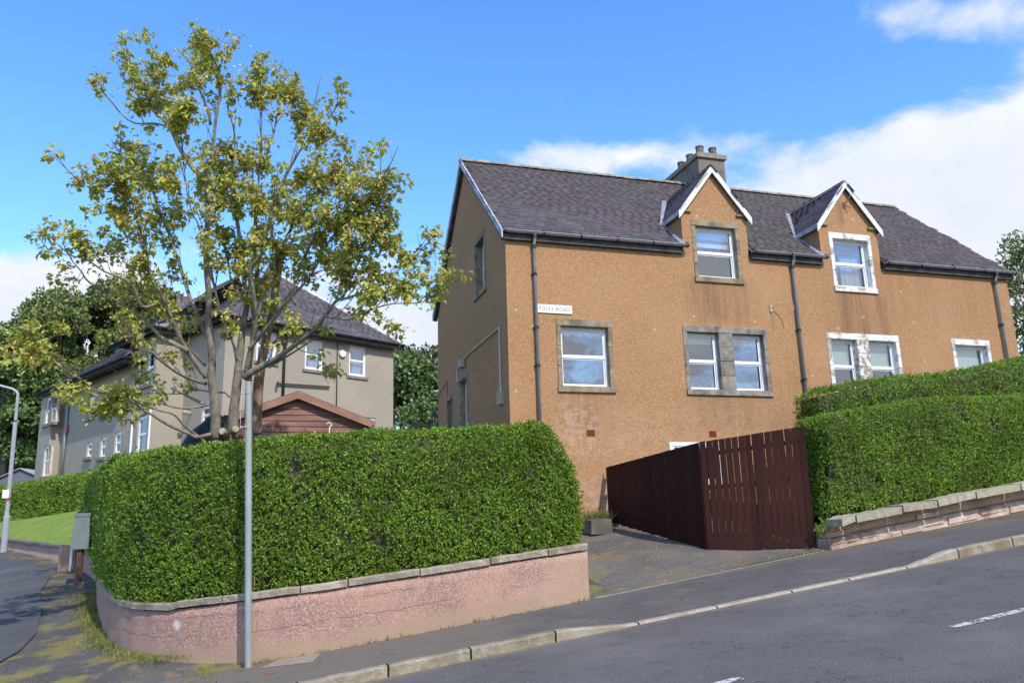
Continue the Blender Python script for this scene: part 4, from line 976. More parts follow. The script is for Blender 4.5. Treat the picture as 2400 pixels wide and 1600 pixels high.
# ================================================================== HEDGES
def leaves_at(P, Nn, size, spread=.9, sprig=6, sprig_len=.06, wid=.5):
    """sprigs of small leaves: P (n,3), Nn (n,3)"""
    n = len(P); P = np.asarray(P); Nn = np.asarray(Nn)
    up = np.array([0, 0, 1.0])
    d = Nn*.8 + rng.normal(0, .45, (n, 3)) + up*.65; d /= np.linalg.norm(d, axis=1)[:, None]
    P2 = np.repeat(P, sprig, 0); D2 = np.repeat(d, sprig, 0); N2 = np.repeat(Nn, sprig, 0)
    t = np.tile(np.linspace(.1, 1, sprig), n)[:, None]
    base = P2 + D2*(t*sprig_len)
    L = D2*.6 + rng.normal(0, .55, (n*sprig, 3)); L /= np.linalg.norm(L, axis=1)[:, None]
    Wd = np.cross(L, rng.normal(0, 1, (n*sprig, 3))*.7+N2); Wd /= (np.linalg.norm(Wd, axis=1)[:, None]+1e-9)
    sz = size*rng.uniform(.65, 1.25, (n*sprig, 1))
    a = base; b = base+L*sz*.5+Wd*sz*wid*.5; c = base+L*sz; e = base+L*sz*.5-Wd*sz*wid*.5
    V = np.stack([a, b, c, e], 1).reshape(-1, 3); Q = np.arange(len(V)).reshape(-1, 4); return V, Q
def hedge(name, label, path, zbf, ztf, thick, dens, size=.034, side=1, endpull=None, lum=.035, mat=M_PRIVET, group=None, back=.35, startcap=True, endcap=True, sprig=6, zfar=None, gaps=True):
    rs = resample(path, .1); L = rs[-1][1]
    th = thing(name, label, 'hedge', (rs[len(rs)//2][0].x, rs[len(rs)//2][0].y, zbf(rs[len(rs)//2][0])), group or 'clipped hedges')
    def fr(s):
        j = max(0, min(len(rs)-2, int(s/L*(len(rs)-1)))); t = (s-rs[j][1])/(rs[j+1][1]-rs[j][1]); p = rs[j][0].lerp(rs[j+1][0], t)
        d = (rs[min(j+2, len(rs)-1)][0]-rs[max(j-1, 0)][0]).normalized(); n = Vector((d.y, -d.x, 0))*side; return p, d, n
    P = []; Nn = []
    def noise3(q, amp): return amp*(.7*mnoise.noise(q*2.2)+.9*mnoise.noise(q*6.5)+1.1*mnoise.noise(q*15))
    rad = .09
    def emit(p, n, k):
        if gaps and mnoise.noise(Vector(p)*2.7+Vector((7, 1, 3))) > .44: 
            if random.random() < .75: return
        if random.random() < .02: p = Vector(p)+Vector(n)*random.uniform(.02, .08)
        P.append(tuple(p)); Nn.append(tuple(n))
    core = MB(); CV = []
    def pull(s, v):
        return endpull(s/L, v) if endpull else (0, 0)
    def face_pt(s, v):                      # v 0..1 height on the front, returns position and normal
        p, d, n = fr(s); zb_, zt_ = zbf(p), ztf(p)+.03*mnoise.noise(Vector((s*1.5, 2, 2))); h = zt_-zb_
        z = zb_+h*v; inn = 0
        dz = (zt_-z)
        nn = n.copy()
        if dz < rad: 
            q = 1-dz/rad; inn = rad*(1-math.sqrt(max(0, 1-q*q))); nn = (n*(1-q*.9)+Vector((0, 0, 1))*q)
        ds, dn = pull(s, v)
        p2 = p + d*ds - n*(inn+dn); q3 = Vector((p2.x, p2.y, z)); return q3 + n*noise3(q3, lum), nn.normalized()
    area = 0
    for side_ in ('front', 'top', 'back', 'c0', 'c1'):
        if side_ == 'front': 
            n_ = int(dens*L*(ztf(rs[0][0])-zbf(rs[0][0])))
            for _ in range(n_):
                s = random.random()*L; v = random.random(); q, nn = face_pt(s, v); emit(q, nn, 0)
        elif side_ == 'top':
            for _ in range(int(dens*L*thick*.9)):
                s = random.random()*L; w = random.random(); p, d, n = fr(s); ds, dn = pull(s, 1); zt_ = ztf(p)+.03*mnoise.noise(Vector((s*1.5, 2, 2)))
                q = p+d*ds-n*(rad+dn+(thick-rad)*w); q = Vector((q.x, q.y, zt_)); q.z += noise3(q, lum*1.2); emit(q, Vector((0, 0, 1)), 1)
        elif side_ == 'back':
            for _ in range(int(dens*back*L*(ztf(rs[0][0])-zbf(rs[0][0])))):
                s = random.random()*L; v = random.random(); p, d, n = fr(s); zb_, zt_ = zbf(p), ztf(p); ds, dn = pull(s, v)
                q = p+d*ds-n*thick; q = Vector((q.x, q.y, zb_+(zt_-zb_)*v)); emit(q-n*noise3(q, lum), -n, 2)
        else:
            if (side_ == 'c0' and not startcap) or (side_ == 'c1' and not endcap): continue
            s = 0 if side_ == 'c0' else L
            p, d, n = fr(s); sg_ = -1 if s == 0 else 1; zb_, zt_ = zbf(p), ztf(p)
            for _ in range(int(dens*thick*(zt_-zb_)*1.1)):
                v = random.random(); w = random.random(); ds, dn = pull(s, v); zz = zb_+(zt_-zb_)*v
                rin = .12*max(0, (w-.0) < .12)*(1-w/.12)**2
                q = p+d*(ds-sg_*rin)-n*thick*w; q = Vector((q.x, q.y, zz)); emit(q+d*sg_*noise3(q, lum), d*sg_, 3)
    V, Q = leaves_at(P, Nn, size, sprig=sprig, sprig_len=size*1.7)
    npmesh('leaves', V, Q, mat, th, kind='stuff')
    # woody inside, a few centimetres behind the leaf skin
    ns = max(6, int(L/.25)); V = []; Q = []; ring = [(0, .045), (.25, .045), (.5, .05), (.75, .05), (.93, .07)]
    for i in range(ns+1):
        s = .06+(L-.12)*i/ns; p, d, n = fr(s); zb_, zt_ = zbf(p), ztf(p)-.06
        for v, c in ring:
            ds, dn = pull(s, v); q = p+d*ds-n*(c+dn+(.10 if v > .9 else 0)); zz = zb_+(zt_-zb_)*v; q = Vector((q.x, q.y, zz)); q += n*(noise3(q, lum)-.02); V.append(tuple(q))
        ds, dn = pull(s, 1); q = p+d*ds-n*(dn+.2); V.append((q.x, q.y, zt_)); q = p+d*ds-n*(dn+thick-.06); V.append((q.x, q.y, zt_)); q = p+d*pull(s, 0)[0]-n*(thick-.06); V.append((q.x, q.y, zb_))
    k = len(ring)+3
    for i in range(ns):
        for j in range(k): Q.append((i*k+j, (i+1)*k+j, (i+1)*k+(j+1) % k, i*k+(j+1) % k))
    core = npmesh('branches', V, Q, M_TWIGS, th)
    for E__ in ([V[j] for j in range(k)], [V[ns*k+j] for j in range(k)][::-1]):
        m = MB(); m.face(E__); m.obj('branch_end', M_TWIGS, th)
    return th
# big corner hedge
HP = [(4.58, 11.46)]+[(p[0]+.0, p[1]+.10) for p in CW[1:7]]+[(p[0]+.08, p[1]+.08) for p in CW[7:11]]+[(p[0]+.02, p[1]+.03) for p in CW[11:16]]
def chtop(p): 
    x, y = p.x, p.y
    if y < 12: return 2.88+.05*x if x > 0 else 2.88+.06*x
    return 2.81+.02*(y-12)
hedge('corner_hedge', 'tall clipped privet hedge wrapping the street corner on top of the pink wall', HP, lambda p: cwtop(p)-.02, chtop, 1.15, 1350, size=.036, side=-1,
      endpull=lambda u, v: ((.50*v**3.2 - .03*sin(pi*min(1, v*1.3)))*(1-u/.10) if u < .10 else 0, -.05*sin(pi*v)), lum=.034)
HP2 = [(p[0]+.16, p[1]) for p in CW[15:]]
hedge('side_street_hedge', 'clipped privet hedge continuing along the side street behind the grey cabinet', [(-2.45, 15.9), (-2.75, 17.3), (-3.10, 19.2), (-3.40, 20.9), (-4.42, 24.3)], lambda p: cwtop(p)-.02, lambda p: 3.02+.03*(p.y-16), 1.0, 420, size=.055, side=-1, lum=.05)
# right front hedge on the rubble wall
RP = [(9.36, 11.74), (9.7, 11.72), (10.4, 11.72), (11.4, 11.76), (12.6, 11.84), (14, 11.9), (18, 12.1), (24, 12.4)]
def rht(p): return tab([(9, 3.30), (9.4, 3.35), (10.2, 3.47), (10.9, 3.56), (11.6, 3.68), (12.6, 3.76), (13.9, 3.80), (18, 4.4), (24, 5.2)], p.x)
hedge('front_right_hedge', 'lower clipped privet hedge growing over the rubble wall right of the brown fence', RP[:6]+[(16, 12.0)], lambda p: rwtop(p)-.05, rht, 0.9, 1150, size=.036, side=1, lum=.034,
      endpull=lambda u, v: ((-.22*(1-v)**1.5)*(1-u/.08) if u < .08 else 0, 0))
hedge('rear_right_hedge', 'upper clipped privet hedge standing against the facade behind the front right hedge', [(11.52, 14.5), (12.2, 14.5), (14, 14.5), (17, 14.5), (20, 14.6)], lambda p: gz(p.x, p.y)+.3, lambda p: 4.22+(p.x-11.1)*.155+.06*sin(p.x*1.1), 0.9, 520, size=.045, side=1, lum=.06)

# ================================================================== FENCE
fn = thing('brown_fence', 'dark brown stained vertical board fence and gate standing at a corner by the driveway', 'fence', (7.45, 12.8, 1.2))
def plank_mesh(w, h, slope):
    m = MB(); t = .018
    m.hexa([(0, 0, 0), (w, 0, 0), (w, t, 0), (0, t, 0), (0, 0, h), (w, 0, h+slope*w), (w, t, h+slope*w), (0, t, h)]); return m
def fence_run(A, B_, zt0, zt1, zb0, zb1, pw, gap, outward):
    A = Vector((*A, 0)); B_ = Vector((*B_, 0)); d = (B_-A); L = d.length; d.normalize(); n = Vector((d.y, -d.x, 0))*outward
    k = round(L/(pw+gap)); pw = L/k-gap; Mx = Matrix((d, -n, UPV)).transposed()
    for i in range(k):
        s = i*(pw+gap); t = (s+pw/2)/L; z0 = zb0+(zb1-zb0)*t+random.uniform(-.012, .012); z1 = zt0+(zt1-zt0)*(s/L)+random.uniform(-.003, .003)
        p = A+d*(s+random.uniform(-.0015, .0015)); w = pw*random.uniform(.985, 1.012)
        me = plank_mesh(w, z1-z0, (zt1-zt0)/L).mesh('plank', M_FENCE)
        o = bpy.data.objects.new('plank', me); COL.objects.link(o); o.parent = fn
        M_ = Mx.to_4x4(); M_.translation = Vector((p.x, p.y, z0)) + n*random.uniform(0, .004) - wl(fn)
        o.matrix_local = M_ @ Matrix.Rotation(random.gauss(0, .003), 4, 'Y')
    for f in (.12, .55, .86):
        m = MB(); pa = A-n*.03+d*.02; pb = B_-n*.03-d*.05
        za = zb0+(zt0-zb0)*f; zb_ = zb1+(zt1-zb1)*f
        m.hexa([(pa.x, pa.y, za), (pb.x, pb.y, zb_), (pb.x-n.x*.04, pb.y-n.y*.04, zb_), (pa.x-n.x*.04, pa.y-n.y*.04, za), (pa.x, pa.y, za+.075), (pb.x, pb.y, zb_+.075), (pb.x-n.x*.04, pb.y-n.y*.04, zb_+.075), (pa.x-n.x*.04, pa.y-n.y*.04, za+.075)]); m.obj('rail', M_FENCE, fn)
fence_run((7.46, 12.78), (8.93, 11.80), 3.035, 3.21, 1.16, 1.20, .104, .0058, 1)
fence_run((7.32, 16.6), (7.445, 12.80), 2.885, 3.03, 1.72, 1.18, .098, .0025, 1)
for (x, y) in [(7.452, 12.80), (7.53, 12.92), (8.9, 11.95), (7.42, 16.5)]:
    m = MB(); m.box(x, x+.09, y, y+.09, .9, 2.8); m.obj('post', M_FENCE, fn)

# ================================================================== STREET FURNITURE
sp = thing('sign_post', 'bare galvanised grey pole standing at the foot of the corner wall', 'pole', (-.02, 11.12, .11))
m = MB(); bx0, by = onY(583, 1540, 11.12).x, 11.12; tp_ = onY(583, 898, by); top = tp_.z; bx = tp_.x
m.tube([(bx0, by, .04), (bx, by, top)], .0425, 16); po = m.obj('pole', M_GALV, sp, smooth=False)
m = MB(); m.tube([(bx, by, top), (bx, by, top+.02)], [.048, .035], 14); m.obj('pole_cap', M_GALV, sp)
m = MB(); m.box(bx-.085, bx-.078, by-.03, by+.03, top-.62, top-.06); m.obj('sign_rail', M_GALV, sp)
for z in (top-.13, top-.58):
    m = MB(); m.tube([(bx, by, z-.012), (bx, by, z+.012)], .049, 14); m.box(bx-.09, bx-.04, by-.012, by+.012, z-.012, z+.012); m.obj('clamp', M_GALV, sp)
m = MB(); m.tube([(bx0+.03, by-.033, 1.04), (bx0+.030, by-.033, 1.16)], .006, 5); m.obj('rust_streak', M_IRON, sp)
cb = hitG(181, 1378); cbt = thing('utility_cabinet', 'small grey-green cabinet on a short brown post beside the corner wall', 'cabinet', (cb.x, cb.y, cb.z))
m = MB(); m.tube([(cb.x, cb.y, cb.z-.1), (cb.x, cb.y, cb.z+.85)], .075, 10); m.obj('post', M_CABP, cbt)
zc = cb.z+.84; m = MB(); w = .17
m.hexa([(cb.x-w-.02, cb.y-.14, zc), (cb.x+w+.02, cb.y-.14, zc), (cb.x+w+.02, cb.y+.14, zc), (cb.x-w-.02, cb.y+.14, zc), (cb.x-w+.02, cb.y-.11, zc+.70), (cb.x+w-.02, cb.y-.11, zc+.70), (cb.x+w-.02, cb.y+.11, zc+.70), (cb.x-w+.02, cb.y+.11, zc+.70)]); m.obj('cabinet_body', M_CABG, cbt)
m = MB(); m.box(cb.x-w+.005, cb.x+w-.005, cb.y-.125, cb.y+.125, zc+.702, zc+.78); m.obj('cabinet_lid', M_CABG, cbt)
# lamp column
LB = hitG(8, 1296); lp = thing('street_lamp', 'slim grey street lamp column with curved arm at the left edge', 'street lamp', tuple(LB))
D_l = (LB-CAMP).dot(f3); lt = dep(42, 925, D_l)
base = Vector(LB); 
def onlamp(z): t = (z-base.z)/(lt.z-base.z); return Vector((base.x+(lt.x-base.x)*t, base.y+(lt.y-base.y)*t, z))
zsh = dep(12, 1212, D_l).z
m = MB(); m.tube([onlamp(base.z-.2), onlamp(zsh), onlamp(zsh+.18), onlamp(zsh+.2)], [.10, .10, .065, .065], 12); m.obj('column_base', M_LAMPP, lp)
ax = dep(0, 903, D_l); far_ = dep(-70, 875, D_l)
k = [onlamp(zsh+.15), onlamp(lt.z-.9), onlamp(lt.z-.85), onlamp(lt.z-.15), lt+Vector((0, 0, .03)), dep(41, 921, D_l), dep(37, 916, D_l), dep(30, 911, D_l), ax, far_]
m = MB(); m.tube(k[:2], .066, 10); m.tube(k[2:], [.05, .048, .045, .04, .04, .038, .035, .03], 10); m.obj('column', M_LAMPP, lp)
m = MB(); q = far_; m.box(q.x-.5, q.x+.05, q.y-.12, q.y+.12, q.z-.06, q.z+.06); m.obj('lantern', M_LAMPP, lp)
q = onlamp(dep(14, 1158, D_l).z); m = MB(); m.box(q.x-.17, q.x+.02, q.y-.10, q.y-.09, q.z-.13, q.z+.15); m.obj('notice_plate', M_SIGNW, lp)
m = MB(); m.tube([q+Vector((0, 0, -.16)), q+Vector((0, 0, -.10))], .072, 10); m.obj('red_band', M_RED, lp)

# ================================================================== LEFT GARDEN: low wall, lawn, hedge, grey shed
lw = thing('far_garden_wall', 'low pinkish wall with dark coping in front of the sloping lawn', 'wall', (-6.5, 29, 1))
A = hitG(177, 1337); B_ = hitG(150, 1322); C_ = hitG(13, 1289); D2 = C_+(C_-B_)*1.2
FW = [(A.x, A.y), (B_.x, B_.y), (C_.x, C_.y), (D2.x, D2.y)]
fr_ = resample(FW[1:], .4); hwl = dep(155, 1277, (B_-CAMP).dot(f3)).z-B_.z; hw2 = dep(13, 1262, (C_-CAMP).dot(f3)).z-C_.z
def fwt(p): t = (p-B_).length/((C_-B_).length); return gz(p.x, p.y)+hwl+(hw2-hwl)*min(1.5, t)
V = []; Q = []
for p, s in fr_:
    for (c, z) in [(0, gz(p.x, p.y)-.2), (0, fwt(p)-.07), (.25, fwt(p)-.07), (.25, gz(p.x, p.y)-.2)]: V.append((p.x+c, p.y+c*.5, z))
for i in range(len(fr_)-1):
    for k_ in range(3): Q.append((i*4+k_, i*4+k_+1, (i+1)*4+k_+1, (i+1)*4+k_))
npmesh('wall_body', V, Q, M_PINK, lw)
M_DCOPE = PM('dark_coping', (.10, .09, .07), (.18, .16, .13), 6, bump=.5)
def fcn(p): return fwt(p)+.02*mnoise.noise(Vector((p.x, p.y, 0)))
def nrm2(rs, i): return Vector((-1, 0, 0))
cope_run(fr_, fcn, [.9, 1.2, 1.0], lw, M_DCOPE, h=.08, over=.04, back=.3)
m = MB(); zt_ = dep(165, 1276, (A-CAMP).dot(f3)).z; m.box(A.x-.38, A.x+.0, A.y-.2, A.y+.2, A.z-.2, zt_); m.obj('pier', M_PINK, lw)
m = MB(); m.tube([(A.x-.08, A.y-.26, A.z-.1), (A.x-.08, A.y-.26, zt_-.1)], .035, 8); wp = m.obj('marker_post', M_UPVC, None); wp['label'] = 'short white post at the end of the far low wall'; wp['category'] = 'post'
# lawn
fa = [Vector((p.x+.1, p.y+.1, fwt(p)-.03)) for p, s in fr_]
ba = dep(215, 1192, 31); bb = dep(168, 1198, 33); bc = dep(20, 1224, 38.5); bd = dep(-80, 1244, 42)
front = [Vector((A.x, A.y+.3, zt_-.05))]+fa
V = []; Q = []; NB = 12
for i, p in enumerate(front):
    t = i/(len(front)-1); b_ = ba.lerp(bb, t*5) if t < .2 else (bb.lerp(bc, (t-.2)/.5) if t < .7 else bc.lerp(bd, (t-.7)/.3))
    for j in range(NB+1):
        q = p.lerp(b_, j/NB); q.z += .25*sin(pi*j/NB); V.append(tuple(q))
for i in range(len(front)-1):
    for j in range(NB): Q.append((i*(NB+1)+j, (i+1)*(NB+1)+j, (i+1)*(NB+1)+j+1, i*(NB+1)+j+1))
npmesh('lawn', V, Q, M_LAWN, kind='structure')
hp_ = [(bd.x-.5, bd.y), (bc.x, bc.y), (bb.x, bb.y), (ba.x, ba.y)]
def lht(p):
    t = (p-Vector((bb.x, bb.y, 0))).length/((Vector((bc.x, bc.y, 0))-Vector((bb.x, bb.y, 0))).length); return (dep(163, 1116, 33).z)*(1-t)+dep(30, 1140, 38.5).z*t
def lhb(p):
    t = (p-Vector((bb.x, bb.y, 0))).length/((Vector((bc.x, bc.y, 0))-Vector((bb.x, bb.y, 0))).length); return bb.z*(1-t)+bc.z*t-.1
hedge('lawn_hedge', 'broad clipped hedge running behind the sloping lawn', [(p[0], p[1]) for p in hp_], lhb, lht, 1.6, 170, size=.085, side=1, lum=.08)
def shed(name, label, cat, O, w, d, hw_, hr, wallm, roofm, rot=0, board=None, barge=None, hh=.13):
    t = thing(name, label, cat, tuple(O)); u = Vector((cos(rot), sin(rot), 0)); n = Vector((sin(rot), -cos(rot), 0))
    F = frame(O, u, n); F0 = lambda a, b, c=0: O+u*a+Vector((0, 0, b))+n*c
    m = MB(); m.prism([F0(0, 0, -.02), F0(w, 0, -.02), F0(w, hw_, -.02), F0(w/2, hr, -.02), F0(0, hw_, -.02)], -n*d); m.obj('wall', wallm, t)
    if board:
        z = 0
        while z < hr-.05:
            zt_ = z+hh
            if z >= hw_: 
                f = lambda zz: max(0, (zz-hw_)/(hr-hw_))*w/2
                a0, a1, b0, b1 = f(z), w-f(z), f(zt_), w-f(zt_)
            else: a0, a1 = 0, w; f = lambda zz: max(0, (zz-hw_)/(hr-hw_))*w/2; b0, b1 = f(zt_), w-f(zt_)
            if b1 <= b0: b0 = b1 = w/2
            mm = MB(); mm.hexa([F0(a0, z, .022), F0(a1, z, .022), F0(a1, z, -.01), F0(a0, z, -.01), F0(b0, zt_-.004, .004), F0(b1, zt_-.004, .004), F0(b1, zt_-.004, -.01), F0(b0, zt_-.004, -.01)]); mm.obj('board', board, t); z = zt_
    for sg_ in (-1, 1):
        e = (hr-hw_)/(w/2); ov = .16
        a = w/2; b_ = w/2+sg_*(w/2+ov); zr_, zb_ = hr+.03, hw_-ov*e+.03
        m = MB(); P = [F0(a, zr_, .15), F0(b_, zb_, .15), F0(b_, zb_+.05, .15), F0(a, zr_+.05, .15)]; m.prism(P if sg_ < 0 else P[::-1], -n*(d+.3)); m.obj('roof_panel', roofm, t)
        if barge:
            m = MB(); P = [F0(a, zr_-.13, .152), F0(b_, zb_-.13, .152), F0(b_, zb_+.035, .152), F0(a, zr_+.035, .152)]; m.prism(P, n*.025); m.obj('bargeboard', barge, t)
    return t
D_ = 18.5; ap = dep(698, 926, D_); el = dep(545, 985, D_); er = dep(876, 1003, D_); 
wsh = (er.x-el.x)*1.02; O_ = Vector((ap.x-wsh/2, ap.y, gz(ap.x, ap.y)+.3)); hr_ = ap.z-O_.z; he_ = hr_-(ap.z-(el.z+er.z)/2)+.04
shed('wooden_shed', 'brown boarded garden shed with felt gable roof behind the corner hedge', 'shed', O_, wsh, 3.2, he_, hr_, M_SHED, M_FELT, board=M_SHED, barge=M_SHEDB)
q = dep(772, 1003, 18.2); m = MB(); m.tube([q+Vector((0, 0, -.15)), q, q+Vector((.05, 0, .08)), q+Vector((.0, 0, .13)), q+Vector((-.06, 0, .1))], .014, 6); o = m.obj('white_hook', M_UPVC, None); o['label'] = 'small white metal hook sticking up over the hedge in front of the shed'; o['category'] = 'hook'
q = dep(2, 1160, 52); O_ = Vector((q.x-.7, q.y, q.z-.8)); apx = dep(54, 1098, 52)
shed('grey_shed', 'dark grey shed with pale roof beyond the lawn hedge', 'shed', Vector((apx.x-1.35, apx.y, apx.z-2.6)), 2.7, 4.2, 1.95, 2.55, M_GSHED, M_GSHEDR, rot=-.25, barge=None)
# black covered heap, pink flowers
q = dep(468, 1045, 17.0); tp = MB(); o = None
bm_ = []; V = []; Q = []; na, nb_ = 20, 9
for j in range(nb_+1):
    for i in range(na):
        a = 2*pi*i/na; f = j/nb_*pi/2; r = cos(f)**.8; rr_ = 1+.14*mnoise.noise(Vector((cos(a)*2, sin(a)*2, f*2)))
        V.append((q.x+.12+.62*r*cos(a)*rr_+.32*sin(f)**2, q.y+.5*r*sin(a)*rr_, q.z-.5+1.10*sin(f)*rr_))
for j in range(nb_):
    for i in range(na): Q.append((j*na+i, j*na+(i+1) % na, (j+1)*na+(i+1) % na, (j+1)*na+i))
o = npmesh('covered_heap', V, Q, M_TARP); o['label'] = 'humped black cover over something behind the left tree trunk'; o['category'] = 'cover'
#@@PART4
# ================================================================== BIG SYCAMORE BEHIND THE CORNER HEDGE
def cA(p): return (p[0]/2.94, p[1]/2.94)                # four enlargements of the photograph the limbs were measured on
def cB(p): return (p[0]/2.94, 500+p[1]/2.94)
def cC(p): return (260+p[0]/5.8725, 700+p[1]/5.8725)
def cD(p): return (260+p[0]/5.8725, 850+p[1]/5.8725)
def cE(p): return (560+p[0]/4.704, 300+p[1]/4.704)
def cF(p): return (560+p[0]/4.704, 550+p[1]/4.704)
TD = 14.4
# (list of (measured by, points)), width in photo pixels at start and end, distance at start and end
LIMBS = [
 ([(cD, [(1440, 1240), (1435, 1000), (1440, 700), (1410, 400), (1385, 200)]), (cC, [(1390, 900), (1370, 600), (1345, 300), (1350, 60)]), (cB, [(1430, 450), (1420, 250), (1430, 50)]), (cA, [(1425, 1400), (1420, 1200), (1455, 1080), (1480, 900), (1500, 750), (1520, 620), (1500, 480), (1455, 380), (1445, 300)])], 27, 2.5, TD, TD-.3),
 ([(cA, [(1415, 1260), (1310, 1130), (1230, 1010), (1170, 880), (1080, 790), (980, 690), (900, 600), (850, 545)])], 13, 2.2, TD-.1, TD+.9),
 ([(cA, [(1455, 860), (1400, 680), (1340, 560), (1310, 440), (1210, 330)])], 5, 1.5, TD-.2, TD-1.1),
 ([(cA, [(1180, 880), (1060, 850), (930, 850), (830, 780), (740, 670), (690, 615)])], 5, 1.6, TD+.4, TD+1.2),
 # left limbs of the left trunk
 ([(cC, [(1320, 1080), (1200, 920), (1060, 720), (960, 560), (880, 380), (800, 220), (700, 60)]), (cB, [(980, 640), (900, 480), (720, 400), (600, 320), (480, 290), (340, 265)])], 14, 1.8, TD-.05, TD-1.9),
 ([(cC, [(1060, 720), (860, 610), (700, 530), (560, 390), (420, 240), (240, 130)]), (cB, [(620, 480), (560, 400), (500, 330)])], 13, 2, TD-.3, TD-1.0),
 ([(cC, [(1370, 600), (1250, 380), (1170, 160), (1090, 0)]), (cB, [(1230, 330), (1180, 180), (1120, 30)]), (cA, [(1110, 1500), (1060, 1330), (1010, 1250), (940, 1180), (870, 1100), (800, 1020), (760, 950)])], 12, 1.8, TD, TD+1.6),
 ([(cC, [(1300, 920), (1180, 780), (1060, 690)])], 6, 5, TD+.1, TD-.2),
 ([(cC, [(840, 260), (760, 90), (690, -60)]), (cB, [(1030, 430), (1010, 250), (970, 130), (940, 30)]), (cA, [(900, 1450), (850, 1350), (760, 1270), (620, 1290), (560, 1270)])], 7, 1.5, TD-.6, TD-1.6),
 ([(cC, [(1310, 1170), (1060, 1090), (900, 1010), (760, 910), (640, 820), (560, 740), (420, 700), (330, 560), (300, 520)])], 8, 1.6, TD, TD-2.2),
 ([(cD, [(1360, 570), (1230, 600), (1050, 625), (880, 610), (700, 560), (500, 530), (300, 500), (100, 440)]), (cB, [(660, 1230), (600, 1170), (500, 1110), (420, 1060), (340, 1000)])], 6, 1.5, TD-.1, TD-1.8),
 ([(cD, [(1380, 980), (1180, 1020), (1040, 960), (850, 880), (700, 800), (580, 720), (430, 640), (330, 560), (180, 480)]), (cB, [(700, 1230), (600, 1180), (520, 1100), (400, 1020), (300, 955)])], 10, 1.5, TD-.1, TD-2.6),
 ([(cD, [(1300, 1090), (1150, 970), (1000, 850), (920, 760), (840, 700), (640, 650), (470, 590), (300, 500), (140, 430), (0, 420)])], 7, 1.6, TD, TD-1.3),
 ([(cD, [(1280, 570), (1080, 470), (940, 400), (830, 350)])], 8, 4, TD+.1, TD+.5),
 ([(cD, [(1630, 470), (1560, 410), (1400, 405), (1180, 370), (1000, 420), (800, 425), (600, 410), (420, 430)])], 5, 1.6, TD+.25, TD+.9),
 # middle trunk
 ([(cD, [(1660, 1240), (1680, 1000), (1690, 700), (1720, 400), (1750, 130)]), (cC, [(1750, 940), (1790, 720), (1800, 500), (1830, 300), (1860, 120)]), (cB, [(1690, 560), (1670, 350), (1640, 100), (1625, 0)]), (cA, [(1620, 1480), (1612, 1200), (1620, 1000), (1600, 850), (1570, 760)])], 29, 2, TD+.15, TD+.4),
 ([(cC, [(1850, 1020), (1900, 800), (1960, 560), (2000, 300), (1990, 100)]), (cB, [(1740, 500), (1730, 380), (1790, 300), (1870, 180)]), (cA, [(1870, 1500), (1900, 1370), (1980, 1200), (2060, 1050), (2130, 960), (2240, 850), (2310, 750), (2330, 690)])], 13, 2, TD+.1, TD-1.3),
 ([(cC, [(1830, 1080), (2000, 970), (2180, 880), (2349, 790)]), (cF, [(300, 1430), (520, 1290), (700, 1150), (860, 1020), (960, 880), (1060, 740), (1150, 680), (1200, 560), (1260, 430), (1320, 300), (1340, 160), (1260, 30)])], 17, 2.5, TD+.1, TD-1.6),
 ([(cF, [(960, 900), (1200, 930), (1330, 880), (1500, 810), (1700, 760), (1980, 750), (2100, 700)])], 7, 1.8, TD-1.0, TD-2.4),
 ([(cF, [(1120, 720), (1280, 670), (1420, 630), (1560, 560), (1700, 440), (1850, 300), (1980, 200)])], 7, 1.8, TD-1.2, TD-.3),
 ([(cC, [(1900, 680), (2000, 580), (2120, 430), (2230, 290), (2330, 180)]), (cF, [(420, 850), (560, 690), (700, 560), (820, 400), (930, 200), (980, 90)]), (cE, [(960, 1270), (860, 1080), (880, 930)])], 11, 2, TD, TD-.9),
 ([(cF, [(240, 530), (340, 380), (470, 130), (560, 0)]), (cE, [(520, 1200), (600, 1090), (740, 900), (870, 740), (980, 620), (1130, 520), (1220, 420)])], 12, 2, TD+.3, TD+.9),
 ([(cF, [(640, 420), (720, 260), (800, 60)]), (cE, [(720, 1420), (830, 1180), (920, 1000), (1060, 880), (1240, 910), (1400, 770), (1500, 640), (1600, 520)])], 9, 1.8, TD-.2, TD-1.9),
 ([(cE, [(240, 1400), (320, 1100), (380, 760), (480, 590), (560, 420), (620, 220), (690, 0)]), (cA, [(2080, 870), (2130, 780), (2200, 680)])], 8, 1.6, TD+.4, TD+1.5),
 ([(cC, [(1990, 300), (1960, 120)]), (cB, [(1770, 480), (1765, 300), (1760, 60)]), (cA, [(1760, 1480), (1785, 1250), (1800, 950), (1800, 700), (1790, 520), (1780, 420)])], 12, 2, TD+.2, TD+.7),
 ([(cA, [(1800, 1170), (1860, 1000), (1900, 850), (1920, 620), (1900, 500), (1960, 470)])], 6, 1.6, TD+.5, TD+1.6),
 ([(cC, [(1730, 850), (1690, 640), (1620, 480), (1580, 400)]), (cB, [(1530, 700), (1490, 560), (1440, 380), (1430, 200)])], 7, 1.8, TD, TD-.8),
 ([(cB, [(1690, 600), (1600, 480), (1570, 330), (1530, 180), (1480, 0)]), (cA, [(1560, 1400), (1490, 1180), (1440, 1000), (1430, 880)])], 6, 1.5, TD+.3, TD+1.1),
 ([(cB, [(1510, 700), (1480, 520), (1430, 280), (1360, 60)]), (cA, [(1340, 1500), (1300, 1380), (1270, 1180), (1250, 1000), (1240, 880)])], 6, 1.5, TD-.3, TD-1.2),
]
trunk_nodes = []                                # (px, py, depth, radius, limb id)
tree = thing('sycamore_tree', 'large sparse yellow-green sycamore with several grey stems behind the corner hedge', 'tree', tuple(dep(530, 1060, TD)))
